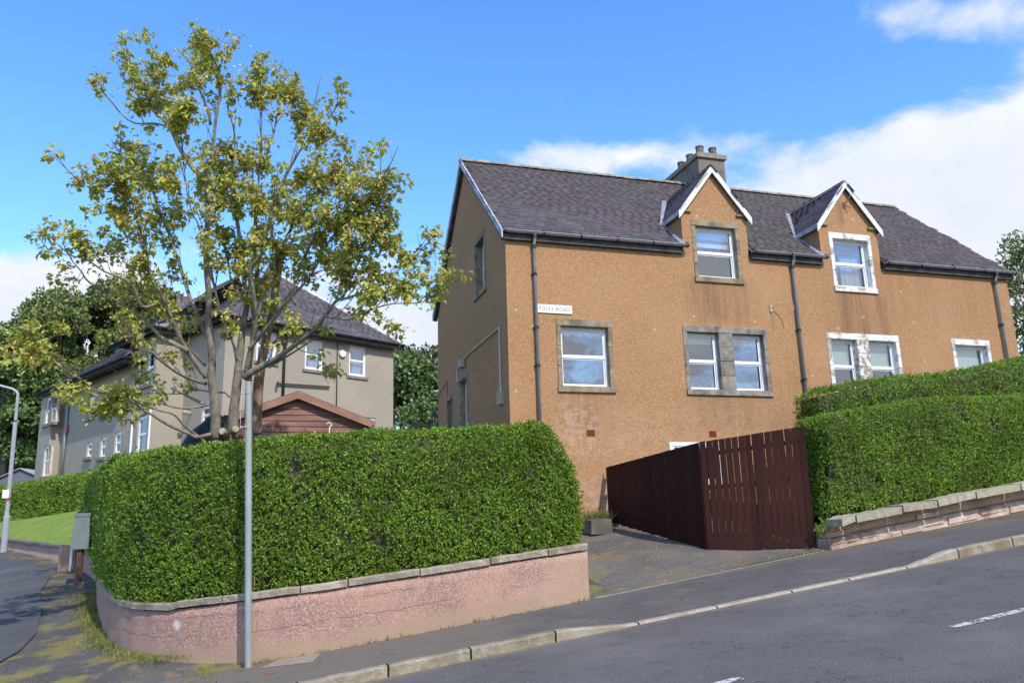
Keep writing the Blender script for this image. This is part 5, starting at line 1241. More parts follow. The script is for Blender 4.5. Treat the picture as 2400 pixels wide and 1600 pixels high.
def smooth_path(P, n):                          # Catmull-Rom through the measured points
    P = [Vector(p) for p in P]; out = []
    for i in range(len(P)-1):
        p0, p1, p2, p3 = P[max(i-1, 0)], P[i], P[i+1], P[min(i+2, len(P)-1)]
        for k in range(n):
            t = k/n; out.append(.5*((2*p1)+(p2-p0)*t+(2*p0-5*p1+4*p2-p3)*t*t+(3*p1-p0-3*p2+p3)*t**3))
    out.append(P[-1]); return out
for li, (segs, w0, w1, d0, d1) in enumerate(LIMBS):
    pp = [f(p) for f, ps in segs for p in ps]
    acc = [0]
    for a, b in zip(pp[:-1], pp[1:]): acc.append(acc[-1]+math.hypot(a[0]-b[0], a[1]-b[1]))
    P3 = []
    for (x, y), s in zip(pp, acc):
        t = s/acc[-1]; d = d0+(d1-d0)*t**1.2; P3.append(dep(x, y, d))
    if li in (0, 15): P3 = [P3[0]-Vector((0, 0, 2.6))]+P3
    sp_ = smooth_path(P3, 4); n = len(sp_); rad = []
    for i, p in enumerate(sp_):
        t = i/(n-1); w = (w0+(w1-w0)*t**.75)*1.04; dd = (p-CAMP).dot(f3); rad.append(w/2*dd/FPX)
        if i % 2 == 0 and li >= 0: trunk_nodes.append((p, rad[-1], li))
    m = MB(); big = w0 > 10
    if big: sp_ = [p+Vector((mnoise.noise(p*3), mnoise.noise(p*3+Vector((5, 5, 5))), 0))*.012 for p in sp_]
    m.tube(sp_, rad, 12 if big else 7); m.obj('trunk' if li in (0, 15) else 'limb', M_BARK if w0 > 9 else M_TWIG if w0 < 5 else M_BARK, tree, smooth=True)
for (x, y, dx) in [(521, 1010, -.12), (552, 1005, .10)]:
    c = dep(x, y, TD-.05); m = MB(); m.tube([c+Vector((-dx, .25, -.1)), c+Vector((0, -.02, 0))], [.075, .065], 10); st = m.obj('cut_stub', M_BARK, tree)
    m = MB(); m.tube([c+Vector((0, -.02, 0)), c+Vector((0, -.028, 0))], [.058, .055], 10); m.obj('cut_face', M_CUT, st)
# leaf clusters: sampled inside the leafy areas of the crown
def inpoly(x, y, P):
    c = False; j = len(P)-1
    for i in range(len(P)):
        if (P[i][1] > y) != (P[j][1] > y) and x < (P[j][0]-P[i][0])*(y-P[i][1])/(P[j][1]-P[i][1])+P[i][0]: c = not c
        j = i
    return c
POLY = [([(600, 530), (640, 470), (700, 400), (760, 350), (850, 360), (870, 420), (900, 480), (915, 500), (925, 560), (960, 570), (975, 620), (970, 680), (990, 700), (900, 690), (870, 700), (840, 700), (800, 660), (740, 620), (680, 610), (640, 600)], 200),
 ([(470, 520), (540, 440), (600, 430), (640, 470), (620, 600), (580, 640), (500, 640)], 55),
 ([(285, 190), (350, 110), (420, 160), (470, 210), (470, 290), (430, 300), (350, 300), (300, 240)], 46),
 ([(290, 160), (470, 250), (470, 310), (400, 310)], 14),
 ([(235, 360), (330, 320), (400, 380), (420, 440), (440, 510), (330, 550), (250, 510), (215, 450)], 80),
 ([(120, 570), (200, 540), (240, 500), (330, 530), (420, 560), (420, 630), (330, 640), (280, 600), (200, 620), (140, 600)], 34),
 ([(440, 110), (475, 80), (530, 130), (550, 230), (500, 240), (455, 180)], 22),
 ([(570, 190), (600, 150), (690, 190), (730, 250), (750, 300), (710, 340), (660, 300), (590, 240)], 44),
 ([(690, 250), (790, 250), (800, 300), (760, 350), (700, 320)], 10),
 ([(500, 330), (640, 360), (680, 400), (640, 470), (500, 480), (450, 430)], 52),
 ([(130, 920), (180, 890), (260, 900), (380, 930), (340, 960), (240, 970), (150, 950)], 34),
 ([(0, 830), (60, 750), (110, 790), (150, 850), (110, 870), (40, 860)], 10),
 ([(700, 420), (930, 420), (900, 480), (860, 520), (700, 520)], 24)]
MAN = [(120, 525), (165, 535), (105, 588), (128, 650), (165, 655), (150, 620), (235, 218), (292, 92), (272, 120), (345, 84), (330, 90), (300, 130), (290, 165), (460, 68), (470, 85), (548, 93), (525, 115), (600, 145), (618, 160), (650, 165), (690, 185), (770, 232), (800, 240), (800, 268), (804, 330), (815, 335), (866, 370), (872, 372), (917, 406), (938, 418), (940, 430), (905, 458), (890, 450), (1012, 560), (1018, 575), (1008, 600), (990, 598), (1045, 598), (1040, 605), (1035, 670), (1020, 690), (1005, 705), (925, 770), (935, 778), (920, 758), (775, 868), (785, 875), (765, 860), (748, 830), (690, 755), (700, 770), (680, 745), (755, 765), (765, 775), (540, 740), (548, 770), (535, 780), (560, 765), (590, 705), (605, 690), (640, 650), (580, 700), (290, 760), (330, 840), (330, 885), (325, 880), (220, 780), (225, 820), (150, 770), (140, 765), (75, 765), (80, 800), (95, 820), (60, 830), (440, 895), (450, 905), (370, 905), (408, 900), (375, 925), (560, 690), (700, 655), (720, 645), (730, 660), (690, 640), (180, 430), (195, 425), (190, 410), (215, 500), (225, 485), (845, 735), (860, 720), (880, 740), (830, 730), (700, 640), (650, 620), (640, 700), (745, 655), (305, 985), (270, 950), (335, 955), (20, 810), (10, 840), (150, 905), (360, 885)]
cl = [(x, y, 1) for x, y in MAN]
for P, n in [(P_, int(n_*1.12)) for P_, n_ in POLY]:
    xs_ = [p[0] for p in P]; ys_ = [p[1] for p in P]; k = 0; tries = 0
    while k < n and tries < n*80:
        tries += 1; x, y = random.uniform(min(xs_), max(xs_)), random.uniform(min(ys_), max(ys_))
        if not inpoly(x, y, P): continue
        if mnoise.noise(Vector((x*.02, y*.02, 3))) < -.25: continue
        cl.append((x, y, 0)); k += 1
def px_of(P):
    d = P-CAMP; z = d.dot(f3); return 1200+FPX*d.dot(CR)/z, 800-FPX*d.dot(CU)/z
nodes = [(p, r, *px_of(p)) for p, r, li in trunk_nodes if px_of(p)[1] < 985]
cl.sort(key=lambda c: min((c[0]-n[2])**2+(c[1]-n[3])**2 for n in nodes))
twigs = MB(); LP = []; seeds = []; stubs = []
root = (530, 1000)
NPX = np.array([(n[2], n[3], n[1]) for n in nodes])
for (x, y, man) in cl:
    dx, dy = x-NPX[:, 0], y-NPX[:, 1]; dist = np.hypot(dx, dy)+1e-3
    ox, oy = NPX[:, 0]-root[0], NPX[:, 1]-root[1]; on = np.hypot(ox, oy)+1e-3
    cosang = (dx*ox+dy*oy)/(dist*on)
    cost = (dist+8)*(1.75-cosang)*(1+.15*(NPX[:, 2] > .05)); bi = int(np.argmin(cost)); n = nodes[bi]
    nd = (n[0]-CAMP).dot(f3); L_px = dist[bi]; dd = nd+random.uniform(-.45, .45)*min(1.5, L_px/45)-(.0)
    tgt = dep(x, y, dd); p0 = n[0]; L = (tgt-p0).length
    r0 = min(max(n[1]*.7, .004), .006+L*.011); pts = [p0]; rr0 = [r0]
    k = max(2, int(L/.14)); bend = Vector((random.uniform(-.1, .1), random.uniform(-.1, .1), -.10))*L
    for i in range(1, k+1):
        t = i/k; q = p0.lerp(tgt, t)+bend*sin(pi*t)+Vector((random.uniform(-1, 1), random.uniform(-1, 1), random.uniform(-1, 1)))*.012*(i < k)
        pts.append(q); rr0.append(r0*(1-t)+.0035*t)
    twigs.tube(pts, rr0, 5)
    for i in range(1, len(pts)): 
        u_, v_ = px_of(pts[i]); nodes.append((pts[i], rr0[i], u_, v_)); NPX = np.vstack([NPX, (u_, v_, rr0[i])])
    LP.append(tgt); 
    # small side shoots
    if L > .25 and random.random() < .5:
        j = random.randrange(1, len(pts)); q = pts[j]; e = q+Vector((random.uniform(-.25, .25), random.uniform(-.2, .2), random.uniform(.0, .22))); twigs.tube([q, q.lerp(e, .5)+Vector((0, 0, .02)), e], [.006, .005, .003], 4)
        if random.random() < .6: LP.append(e)
for (p, r, li) in trunk_nodes:
    if r > .05 or random.random() < .5 or px_of(p)[1] > 900 or px_of(p)[1] < 170: continue
    a = Vector((px_of(p)[0]-root[0], 0, -(px_of(p)[1]-root[1]))).normalized(); ad = CR*a.x+CU*a.z+f3*random.uniform(-.6, .6)+CR*random.uniform(-.5, .5); L = random.uniform(.25, .65)
    q1 = p+ad.normalized()*L*.5+Vector((0, 0, .04)); q2 = q1+(ad.normalized()+Vector((random.uniform(-.3, .3), random.uniform(-.3, .3), .35))).normalized()*L*.5
    twigs.tube([p, p.lerp(q1, .5)+Vector((0, 0, .01)), q1, q2], [.011, .009, .007, .0035], 5)
    q3 = q1+Vector((random.uniform(-.2, .2), random.uniform(-.2, .2), random.uniform(.08, .25))); twigs.tube([q1, q3], [.006, .003], 4)
    if random.random() < .55: LP.append(q2)
    if random.random() < .3: LP.append(q3)
# leaf shapes: five-lobed sycamore leaf folded along its middle
def leaf_shape():
    A = [(0, -.10), (.16, -.02), (.44, .02), (.30, .22), (.50, .48), (.24, .52), (.0, .95)]
    pts = A + [(-x, y) for x, y in A[-2:0:-1]]
    return pts
LS = leaf_shape()
def leaf_mesh(fold, droop):
    m = MB(); P = [Vector((x, y, abs(x)*fold - droop*y*y)) for x, y in LS]; n = len(LS)//2
    c = Vector((0, .3, -.02)); 
    for i in range(len(P)): m.face([c, P[i], P[(i+1) % len(P)]])
    return m
var = [leaf_mesh(f, d) for f, d in ((.35, .3), (.5, .5), (.2, .15), (.45, -.1))]
shm = [v.mesh('leaf', M_SYC) for v in var]
VN = [np.array(v.v) for v in var]; FQ = [np.array(v.f) for v in var]
leaves = []
for c in LP:
    n = random.randint(9, 17); R0 = random.uniform(.08, .16); dd = (c-CAMP).dot(f3)
    for _ in range(n):
        o = Vector((random.gauss(0, 1), random.gauss(0, 1), random.gauss(0, .75))); o = o.normalized()*R0*random.uniform(.35, 1.1)
        p = c+o; y_ = (o.normalized()*.8+Vector((random.gauss(0, .4), random.gauss(0, .4), random.gauss(-.35, .4)))).normalized()
        z_ = (Vector((0, 0, 1))+o.normalized()*.5+Vector((random.gauss(0, .35), random.gauss(0, .35), 0))); x_ = y_.cross(z_)
        if x_.length < .1: continue
        x_.normalize(); z_ = x_.cross(y_); s = random.uniform(.068, .125)
        Mx = Matrix((x_*s, y_*s, z_*s)).transposed().to_4x4(); Mx.translation = p
        leaves.append((((p-CAMP).dot(f3))-(s-.1)*30, Mx, random.randrange(4)))
    if random.random() < .55:
        for _ in range(random.randint(6, 16)):
            seeds.append(c+Vector((random.gauss(0, .09), random.gauss(0, .09), random.gauss(-.03, .07))))
leaves.sort(key=lambda l: l[0])
for d_, Mx, vi in leaves[:290]:
    o = bpy.data.objects.new('leaf', shm[vi]); COL.objects.link(o); o.parent = tree; Mx = Mx.copy(); Mx.translation = Mx.translation-wl(tree); o.matrix_local = Mx
V = []; Q = []; off = 0
for d_, Mx, vi in leaves[290:]:
    A = np.array(Mx); V.append(VN[vi]@A[:3, :3].T+A[:3, 3]); Q.append(FQ[vi]+off); off += len(VN[vi])
npmesh('foliage', np.vstack(V), np.vstack(Q), M_SYC, tree, kind='stuff')
sp_ = np.array([tuple(s) for s in seeds]); Vn = rng.normal(0, 1, sp_.shape); Vn /= np.linalg.norm(Vn, axis=1)[:, None]
V, Q = leaves_at(sp_, Vn, .06, sprig=3, sprig_len=.04, wid=.5); npmesh('seed_keys', V, Q, M_SEED, tree, kind='stuff')
twigs.obj('twigs', M_TWIG, tree, kind='stuff')
print('leaves', len(leaves), 'clusters', len(LP))
# dead stems beside it
dt = thing('dead_tree', 'bare brown dead trunk with peeling bark just right of the sycamore stems', 'tree', tuple(dep(600, 1040, TD+.5)))
def stem(pts, w0, w1, d, name='trunk', mat=M_BARKD, root_=True, w=.02, par=dt):
    P = [dep(x, y, d) for x, y in pts]
    if root_: P = [P[0]-Vector((0, 0, 2.4))]+P
    P = smooth_path(P, 6); R_ = [(w0+(w1-w0)*i/(len(P)-1))/2*d/FPX*(1+.10*mnoise.noise(p*5)) for i, p in enumerate(P)]
    m = MB(); m.tube(P, R_, 14); return m.obj(name, mat, par, smooth=True)
stem([cD(p) for p in [(2000, 1200), (2005, 900), (2010, 600), (2030, 300), (2060, 60)]]+[cC(p) for p in [(2080, 830), (2120, 640), (2160, 420), (2230, 180)]]+[cB(p) for p in [(1900, 500), (1925, 350), (1950, 200)]], 27, 17, TD+.5)
stem([cC((2170, 680)), cC((2240, 610)), cC((2349, 510)), (664, 780)], 9, 4, TD+.45, 'broken_limb', root_=False)
stem([cB((1850, 1060)), (655, 845), (690, 824), (742, 790)], 7, 3, TD+.3, 'broken_limb', root_=False)
stem([(735, 640), cF((930, 390))], 6, 3, TD+.4, 'broken_limb', root_=False)
stem([cC((1900, 1150)), cC((1905, 900)), cC((1935, 680)), cB((1745, 800)), cB((1765, 500)), cB((1775, 350))], 15, 9, TD+.7, 'trunk', root_=True)

# ================================================================== GREY HOUSE
G = thing('grey_house', 'long grey harled house with hipped slate roofs and white windows behind the sycamore', 'house', tuple(dep(531, 1060, 31)))
PC = dep(531, 745, 31); ZG = PC.z-.10; PC0 = Vector((PC.x, PC.y, 0))
hd_ = radians(28.0); DR = Vector((cos(hd_), sin(hd_), 0)); DL = Vector((-sin(hd_), cos(hd_), 0))
R1 = onV(922, 850, PC, DR); QL = onV(437, 820, PC, DL); BJ = onV(361, 900, Vector((QL.x, QL.y, 0)), DR); BE = onV(297, 900, BJ, DL); CE = onV(150, 950, BJ, DL)
WR = (R1-PC).dot(DR); LQ = (QL-PC).dot(DL); LJ = -(BJ-QL).dot(DR); LB = (BE-BJ).dot(DL); LC = (CE-BE).dot(DL)
print('grey', WR, LQ, LJ, LB, LC, 'zg', ZG)
FR = frame(PC0, DR, -DL); FL = frame(PC0, DL, -DR)               # right face (looks along -DL), left face
BJ0 = Vector((BJ.x, BJ.y, 0)); FJ = frame(BJ0, DR, -DL); FB = frame(BJ0, DL, -DR)
ZB0 = .5
prR = lambda x, y: onV(x, y, PC0, DR); prL = lambda x, y: onV(x, y, PC0, DL); prB = lambda x, y: onV(x, y, BJ0, DL)
def grects(F, pr, L): return [px_rect(F, pr, *r) for r in L]
RW_ = grects(FR, prR, [(601, 648, 777, 847), (715, 757, 797, 866), (818, 858, 811, 881), (831, 880, 977, 1040)])
LWn = grects(FL, prL, [(472, 491, 950, 995)])
BW = grects(FB, prB, [(323, 359, 828, 901), (321, 343, 975, 1060)])
CWn = grects(FB, prB, [(268, 283, 1012, 1062), (234, 248, 1024, 1070), (203, 215, 1036, 1070), (207, 221, 930, 976), (242, 253, 912, 962), (272, 284, 905, 945)])
ZC = onV(243, 878, BJ0, DL).z-.08
def gwall(F, a0, a1, z1, holes, name='wall'):
    m = MB(); wallgrid(m, F, a0, a1, ZB0, z1, holes, depth=.2); return m.obj(name, M_GHARL, G)
def sortr(r): return (min(r[0], r[1]), max(r[0], r[1]), min(r[2], r[3]), max(r[2], r[3]))
RW_, LWn, BW, CWn = [[sortr(r) for r in L] for L in (RW_, LWn, BW, CWn)]
gwall(FR, 0, WR, ZG, RW_); gwall(FL, 0, LQ, ZG, LWn); gwall(FJ, 0, LJ, ZG, [])
gwall(FB, 0, LB, ZG, BW)
gwall(FB, LB, LB+LC, ZC, CWn)
# far end block that steps forward a little
F2o = BJ0+DL*(LB+LC)-DR*.5; FC2 = frame(F2o, DL, -DR); FCj = frame(F2o, DR, -DL); gwall(FCj, 0, .5, ZC, [])
e_ = onV(92, 1000, F2o, DL); LC2 = (e_-F2o).dot(DL)
C2W = [sortr(px_rect(FC2, lambda x, y: onV(x, y, F2o, DL), *r)) for r in [(107, 130, 930, 990), (101, 116, 1045, 1115)]]
gwall(FC2, 0, LC2, ZC, C2W)
m = MB(); WW = WR+LJ; 
for F_, a, b, z, c in [(FR, WR, WR, ZG, -9)]:
    pass
def plainwall(P, Q_, z): m.face([(P.x, P.y, ZB0), (Q_.x, Q_.y, ZB0), (Q_.x, Q_.y, z), (P.x, P.y, z)])
plainwall(PC0+DR*WR, PC0+DR*WR+DL*(LQ+LB), ZG); plainwall(PC0+DR*WR+DL*(LQ+LB), BJ0+DL*LB, ZG); plainwall(F2o+DL*LC2, F2o+DL*LC2+DR*(WW), ZC); plainwall(BJ0+DL*LB, BJ0+DL*LB+DR*WW, ZG)
m.obj('back_wall', M_GHARL, G)
def hip_roof(O, La, Lb, z, rise, ov, lim_a, lim_b, name='roof', full=True, sw=.32, ex=.2):
    """rectangle O + DR*[0,La] + DL*[0,Lb]; eaves at z"""
    O = O - DR*ov - DL*ov; La += 2*ov; Lb += 2*ov; h = La/2; 
    def P(a, b, zz): return O+DR*a+DL*b+Vector((0, 0, zz))
    A, B_, C_, D_ = P(0, 0, z), P(La, 0, z), P(La, Lb, z), P(0, Lb, z); E1, E2 = P(h, h, z+rise), P(h, Lb-h, z+rise)
    m = MB(); m.face([A, B_, E1]); m.face([B_, C_, E2, E1]); m.face([C_, D_, E2]); m.face([D_, A, E1, E2]); m.face([D_, C_, B_, A])
    rf = m.obj(name, M_SLATE2, G)
    sl_ = math.hypot(h, rise)
    va = (P(h, h, z+rise)-P(h, 0, z)).normalized(); slate_field(rf, A, DR, va, La, sl_, lambda a, v: v*h/sl_+.04 < a < La-v*h/sl_-.04 and v < sl_-.05, lim_a, sw=sw, ex=ex, sl_=.4, mat=M_SLATE2, lift=.02)
    vb = (P(h, h, z+rise)-P(0, h, z)).normalized(); slate_field(rf, D_, -DL, vb, Lb, sl_, lambda a, v: v*h/sl_+.04 < a < Lb-v*h/sl_-.04 and v < sl_-.05, lim_b, sw=sw, ex=ex, sl_=.4, mat=M_SLATE2, lift=.02)
    m = MB(); m.tube([B_+Vector((0, 0, .03)), E1+Vector((0, 0, .05))], .055, 6); m.obj('hip_tiles', M_COPE if not full else M_STONEP, rf)
    m = MB(); m.tube([A+Vector((0, 0, .03)), E1+Vector((0, 0, .05))], .05, 6); m.obj('hip_tiles', M_SLATE2, rf)
    m = MB(); m.tube([E1+Vector((0, 0, .05)), E2+Vector((0, 0, .05))], .08, 6); m.obj('ridge', M_RIDGE, rf)
    m = MB(); t = .2
    for p, q in ((A, B_), (D_, A)):
        m.prism([p+Vector((0, 0, -.04-t)), q+Vector((0, 0, -.04-t)), q+Vector((0, 0, -.04)), p+Vector((0, 0, -.04))], (DR+DL)*.03)
        m.tube([p+Vector((0, 0, -.02)), q+Vector((0, 0, -.02))], .065, 8)
    m.obj('eaves_gutter', M_PIPEB, rf); return rf
hip_roof(PC0, WR, LQ+LB+1.5, ZG+.12, 3.6, .35, 170, 20)
rfB = hip_roof(BJ0, WW*.78, LB+.2+WW*.1, ZG+.13, 3.0, .35, 0, 25, full=False)
hip_roof(BJ0+DL*(LB-1.0)-DR*.3, WW*.8, LC+LC2+1.0, ZC+.12, 3.0, .35, 0, 60, full=False)
# lead strip up the hip of the middle block
O2 = BJ0-DR*.35-DL*.35; h2 = (WW*.78+.7)/2; e2 = O2+DR*h2+DL*h2+Vector((0, 0, ZG+.13+3.0)); a2 = O2+Vector((0, 0, ZG+.13))
m = MB(); sd = (e2-a2); off_ = DL*.0
q0, q1 = a2+Vector((0, 0, .06)), a2+sd*.85+Vector((0, 0, .06)); wv = DR*.42
m.prism([q0+DR*.1, q1+DR*.1, q1+wv+DR*.1, q0+wv+DR*.1], (0, 0, .03)); m.obj('lead_strip', M_LEAD, rfB)
for r in RW_[:3]:
    window(FR, *r, par=G, rec=.05, fr=.08, curtain=[(.3, 1.0)]); stone('sill_stone', FR, r[0]-.1, r[1]+.1, r[2]-.14, r[2]-.012, -.1, .06, M_GSTONE, G)
window(FR, *RW_[3], par=G, rec=.05, fr=.09, mid=0)
for F_, L in ((FL, LWn), (FB, BW), (FB, CWn), (FC2, C2W)):
    for r in L:
        if r[1]-r[0] > 1.5:
            mm_ = (r[0]+r[1])/2; window(F_, r[0], mm_-.14, r[2], r[3], par=G, rec=.05, fr=.08); window(F_, mm_+.14, r[1], r[2], r[3], par=G, rec=.05, fr=.08); stone('mullion', F_, mm_-.14, mm_+.14, r[2], r[3], -.15, .0, M_GSTONE, G)
        else: window(F_, *r, par=G, rec=.05, fr=.09)
        stone('sill_stone', F_, r[0]-.15, r[1]+.15, r[2]-.16, r[2]-.012, -.1, .10, M_GSTONE, G)
for px_ in (312, 353):
    p = prB(px_, 1000); m = MB(); p0 = Vector((p.x, p.y, 0))-DR*.04; m.tube([p0+Vector((0, 0, 1.5)), p0+Vector((0, 0, BW[1][3]+.15 if len(BW) > 1 else 6))], .045, 6); m.obj('shutter_edge', M_UPVC, G)
def gpipe(px_t, py_t, px_b, py_b, pr, off, r, mat, name='downpipe'):
    a, b = pr(px_t, py_t), pr(px_b, py_b); p = Vector((a.x, a.y, 0))+off; m = MB(); m.tube([p+Vector((0, 0, b.z)), p+Vector((0, 0, a.z))], r, 8); m.obj(name, mat, G, smooth=True); return p, a.z, b.z
p, za_, zb_ = gpipe(666, 782, 664, 1020, prR, -DL*.08, .055, M_PIPEB)
m = MB(); m.box(p.x-.12, p.x+.12, p.y-.12, p.y+.12, za_-.35, za_-.05); m.obj('hopper', M_PIPEB, G)
gpipe(790, 803, 789, 985, prR, -DL*.05, .022, M_WIRED, 'waste_pipe')
a, b = prR(648, 899), prR(770, 907); m = MB(); m.tube([a-DL*.08, b-DL*.08], .035, 6); m.tube([a-DL*.08, a-DL*.3-DR*.1], .05, 6); m.obj('waste_pipe', M_WIRED, G)
a = prR(801, 829); m = MB(); m.tube([a, a-DL*.1], .15, 14); m.obj('alarm_box', M_BLIND, G)
prC2 = lambda x, y: onV(x, y, F2o, DL)
gpipe(166, 925, 160, 1120, prB, -DR*.08, .06, M_GALV)
a = prB(161, 1003); m = MB(); a = a-DR*.08; m.tube([a-Vector((0, 0, .25)), a+Vector((0, 0, .15))], .068, 8); m.obj('rusty_joint', M_POTR, G)
a = prL(448, 968); m = MB(); m.tube([a-DR*.02, a-DR*.35+Vector((0, 0, .03))], [.05, .09], 8); m.obj('wall_lamp', M_BOXG, G)
# chimneys
def chimney(x0, x1, ytop, ybot, D, pots, mat, potm):
    a, b = dep(x0, ytop, D), dep(x1, ytop, D); w = (b-a).length; zb_ = dep((x0+x1)/2, ybot, D).z-1.5; c = (a+b)/2
    F_ = frame((c.x, c.y, 0), DR, -DL); m = MB(); m.fbox(F_, -w/2, w/2, zb_, a.z-.45, -1.0, 0); c_ = m.obj('chimney', mat, G)
    m = MB(); m.fbox(F_, -w/2-.06, w/2+.06, a.z-.447, a.z-.33, -1.06, .06); m.fbox(F_, -w/2, w/2, a.z-.327, a.z-.15, -1.0, 0); m.obj('chimney_cope', mat, c_)
    for k in pots:
        q = F_(w*k, a.z-.15, -.3); m = MB(); m.tube([q, q+Vector((0, 0, .38))], [.12, .10], 10); m.obj('chimney_pot', potm, c_)
chimney(414, 452, 703, 760, 37, [-.2, .1, .3], M_CHIM, M_POT)
chimney(288, 326, 793, 830, 44, [-.15], M_CHIM, M_POTR)

# ================================================================== TREES BEHIND
def blob_tree(name, label, base, H_, crown, nl, size, mat, lobes=60, lobe_r=(1.0, 1.9), seed=1, trunk_r=.3, shape=(1, 1), gapf=0, group=None, cat='tree', hollow=.55):
    rs_ = random.Random(seed); g = np.random.default_rng(seed)
    t = thing(name, label, cat, tuple(base), group)
    c, rx, rz_ = crown                                     # centre, horizontal and vertical radius
    m = MB(); pts = [base-Vector((0, 0, .5)), base.lerp(c, .4)+Vector((rs_.uniform(-.3, .3), 0, 0)), c+Vector((0, 0, rz_*.3))]; m.tube(smooth_path(pts, 3), [trunk_r*(1-.1*i) for i in range(7)], 8)
    m.obj('trunk', M_BARK, t, smooth=True)
    mb_ = MB()
    P = []; N_ = []
    for i in range(lobes):
        d = Vector((rs_.gauss(0, 1), rs_.gauss(0, 1), rs_.gauss(.15, 1))).normalized(); rr = rs_.uniform(hollow, 1.0)
        o = c+Vector((d.x*rx*rr, d.y*rx*rr, d.z*rz_*rr)); lr = rs_.uniform(*lobe_r)
        if i % 3 == 0: mb_.tube([c-Vector((0, 0, rz_*.5)), c.lerp(o, .5)-Vector((0, 0, rz_*.15)), o], [trunk_r*.35, trunk_r*.22, .04], 5)
        k = int(nl/lobes*(lr/1.5)**2); v = g.normal(0, 1, (k, 3)); v /= np.linalg.norm(v, axis=1)[:, None]; v[:, 2] = np.where(v[:, 2] < -.35, -v[:, 2], v[:, 2])
        rad = lr*(g.uniform(.72, 1.06, (k, 1)))*(1+.25*np.sin(v[:, :1]*5+i)*np.sin(v[:, 1:2]*6))
        P.append(np.array(o)+v*rad*np.array([1, 1, .8])); N_.append(v)
    mb_.obj('limbs', M_BARK, t, kind='stuff')
    P = np.vstack(P); N_ = np.vstack(N_); V, Q = leaves_at(P, N_, size, sprig=3, sprig_len=size*.9, wid=.8)
    npmesh('crown', V, Q, mat, t, kind='stuff'); return t
def tree_at(name, label, px, py_c, D, rpx, rpy, nl, size, mat, **kw):
    kw.setdefault('group', 'trees behind the houses')
    c = dep(px, py_c, D); b = Vector((c.x, c.y, gz(c.x, c.y))); return blob_tree(name, label, b, 0, (c, rpx/FPX*D, rpy/FPX*D), nl, size, mat, **kw)
tree_at('broad_tree', 'broad dark rounded tree rising behind the left end of the grey house', 235, 850, 62, 195, 165, 40000, .25, M_DARKTREE, lobes=90, lobe_r=(1.0, 1.9), seed=3, trunk_r=.4, hollow=.6)
tree_at('broad_tree', 'dark leafy tree low at the left edge behind the street lamp', 20, 930, 56, 130, 160, 28000, .24, M_PALETREE, lobes=60, lobe_r=(.9, 1.6), seed=5, trunk_r=.35)
tree_at('broad_tree', 'dense dark tree close against the far gable of the grey house', 70, 1050, 60, 110, 110, 15000, .25, M_DARKTREE, lobes=40, lobe_r=(1.2, 2.0), seed=8, trunk_r=.35)
tree_at('broad_tree', 'green tree top showing over the roof between the two chimneys of the grey house', 395, 800, 66, 90, 95, 12000, .25, M_DARKTREE, lobes=40, lobe_r=(1.0, 1.7), seed=9, trunk_r=.3)
tree_at('leafy_tree', 'mid green leafy tree filling the gap between the two houses', 975, 930, 48, 60, 95, 12000, .24, M_PALETREE, lobes=46, lobe_r=(.6, 1.1), seed=12, trunk_r=.25)
tree_at('leafy_tree', 'rounded bush-like tree low in the gap beside the iron gate', 990, 990, 34, 45, 40, 4500, .16, M_PALETREE, lobes=26, lobe_r=(.35, .6), seed=14, trunk_r=.1)
tree_at('leafy_tree', 'green tree partly hidden by the grey house corner', 915, 900, 52, 40, 70, 5000, .24, M_PALETREE, lobes=30, lobe_r=(.6, 1.0), seed=15, trunk_r=.2)
tree_at('scrub_tree', 'brownish scrubby tree on the skyline left in the gap between the houses', 950, 860, 75, 55, 38, 5000, .22, M_SCRUB, lobes=40, lobe_r=(.5, .9), seed=16, trunk_r=.15)
tree_at('scrub_tree', 'olive scrubby tree on the skyline against the gable of the brown house', 1015, 862, 73, 50, 38, 5000, .22, M_SCRUB, lobes=40, lobe_r=(.5, .9), seed=17, trunk_r=.15)
tree_at('slender_tree', 'loose green birch-like tree at the right edge behind the brown house', 2412, 710, 42, 60, 170, 22000, .14, M_DARKTREE, lobes=90, lobe_r=(.3, .7), seed=21, trunk_r=.12)
tree_at('slender_tree', 'thin leafy tree peeping over the right gable of the brown house', 2345, 690, 50, 22, 60, 1200, .11, M_PALETREE, lobes=26, lobe_r=(.25, .5), seed=22, trunk_r=.08)
# ================================================================== SMALL GROWTH
def tufts(name, pts, mat, size, per=7, spread=.05, wid=.18, up=1.0, label=None, cat=None):
    P = np.array([tuple(p) for p in pts]); P = np.repeat(P, per, 0)+rng.normal(0, spread, (len(P)*per, 3))*np.array([1, 1, 0])
    n = len(P); L = np.stack([rng.normal(0, .5, n), rng.normal(0, .5, n), rng.uniform(.5, 1.2, n)*up], 1); L /= np.linalg.norm(L, axis=1)[:, None]
    W_ = np.cross(L, rng.normal(0, 1, (n, 3))); W_ /= np.linalg.norm(W_, axis=1)[:, None]; s = size*rng.uniform(.5, 1.3, (n, 1))
    V = np.stack([P-W_*s*wid*.5, P+W_*s*wid*.5, P+L*s+W_*s*wid*.1, P+L*s-W_*s*wid*.1], 1).reshape(-1, 3)
    return npmesh(name, V, np.arange(len(V)).reshape(-1, 4), mat, kind='stuff', label=label, cat=cat)
pts = []
for _ in range(1500):                             # foot of the corner wall, thicker round the corner
    k = random.random(); s = rs[-1][1]*.72*k**.8; j = min(len(rs)-2, int(s/rs[-1][1]*(len(rs)-1))); p = rs[j][0]; n = nrm(rs, j); n = n if (n.y < 0 or n.x < 0) else -n
    den_ = .12 if s < 5 else .95
    if random.random() > den_: continue
    o = abs(random.gauss(0, .05 if s < 5 else .14)); q = p+n*(.0+o); pts.append(Vector((q.x, q.y, gz(q.x, q.y)+.06 if q.y > 11.8 else roadz(q.x)+.12)))
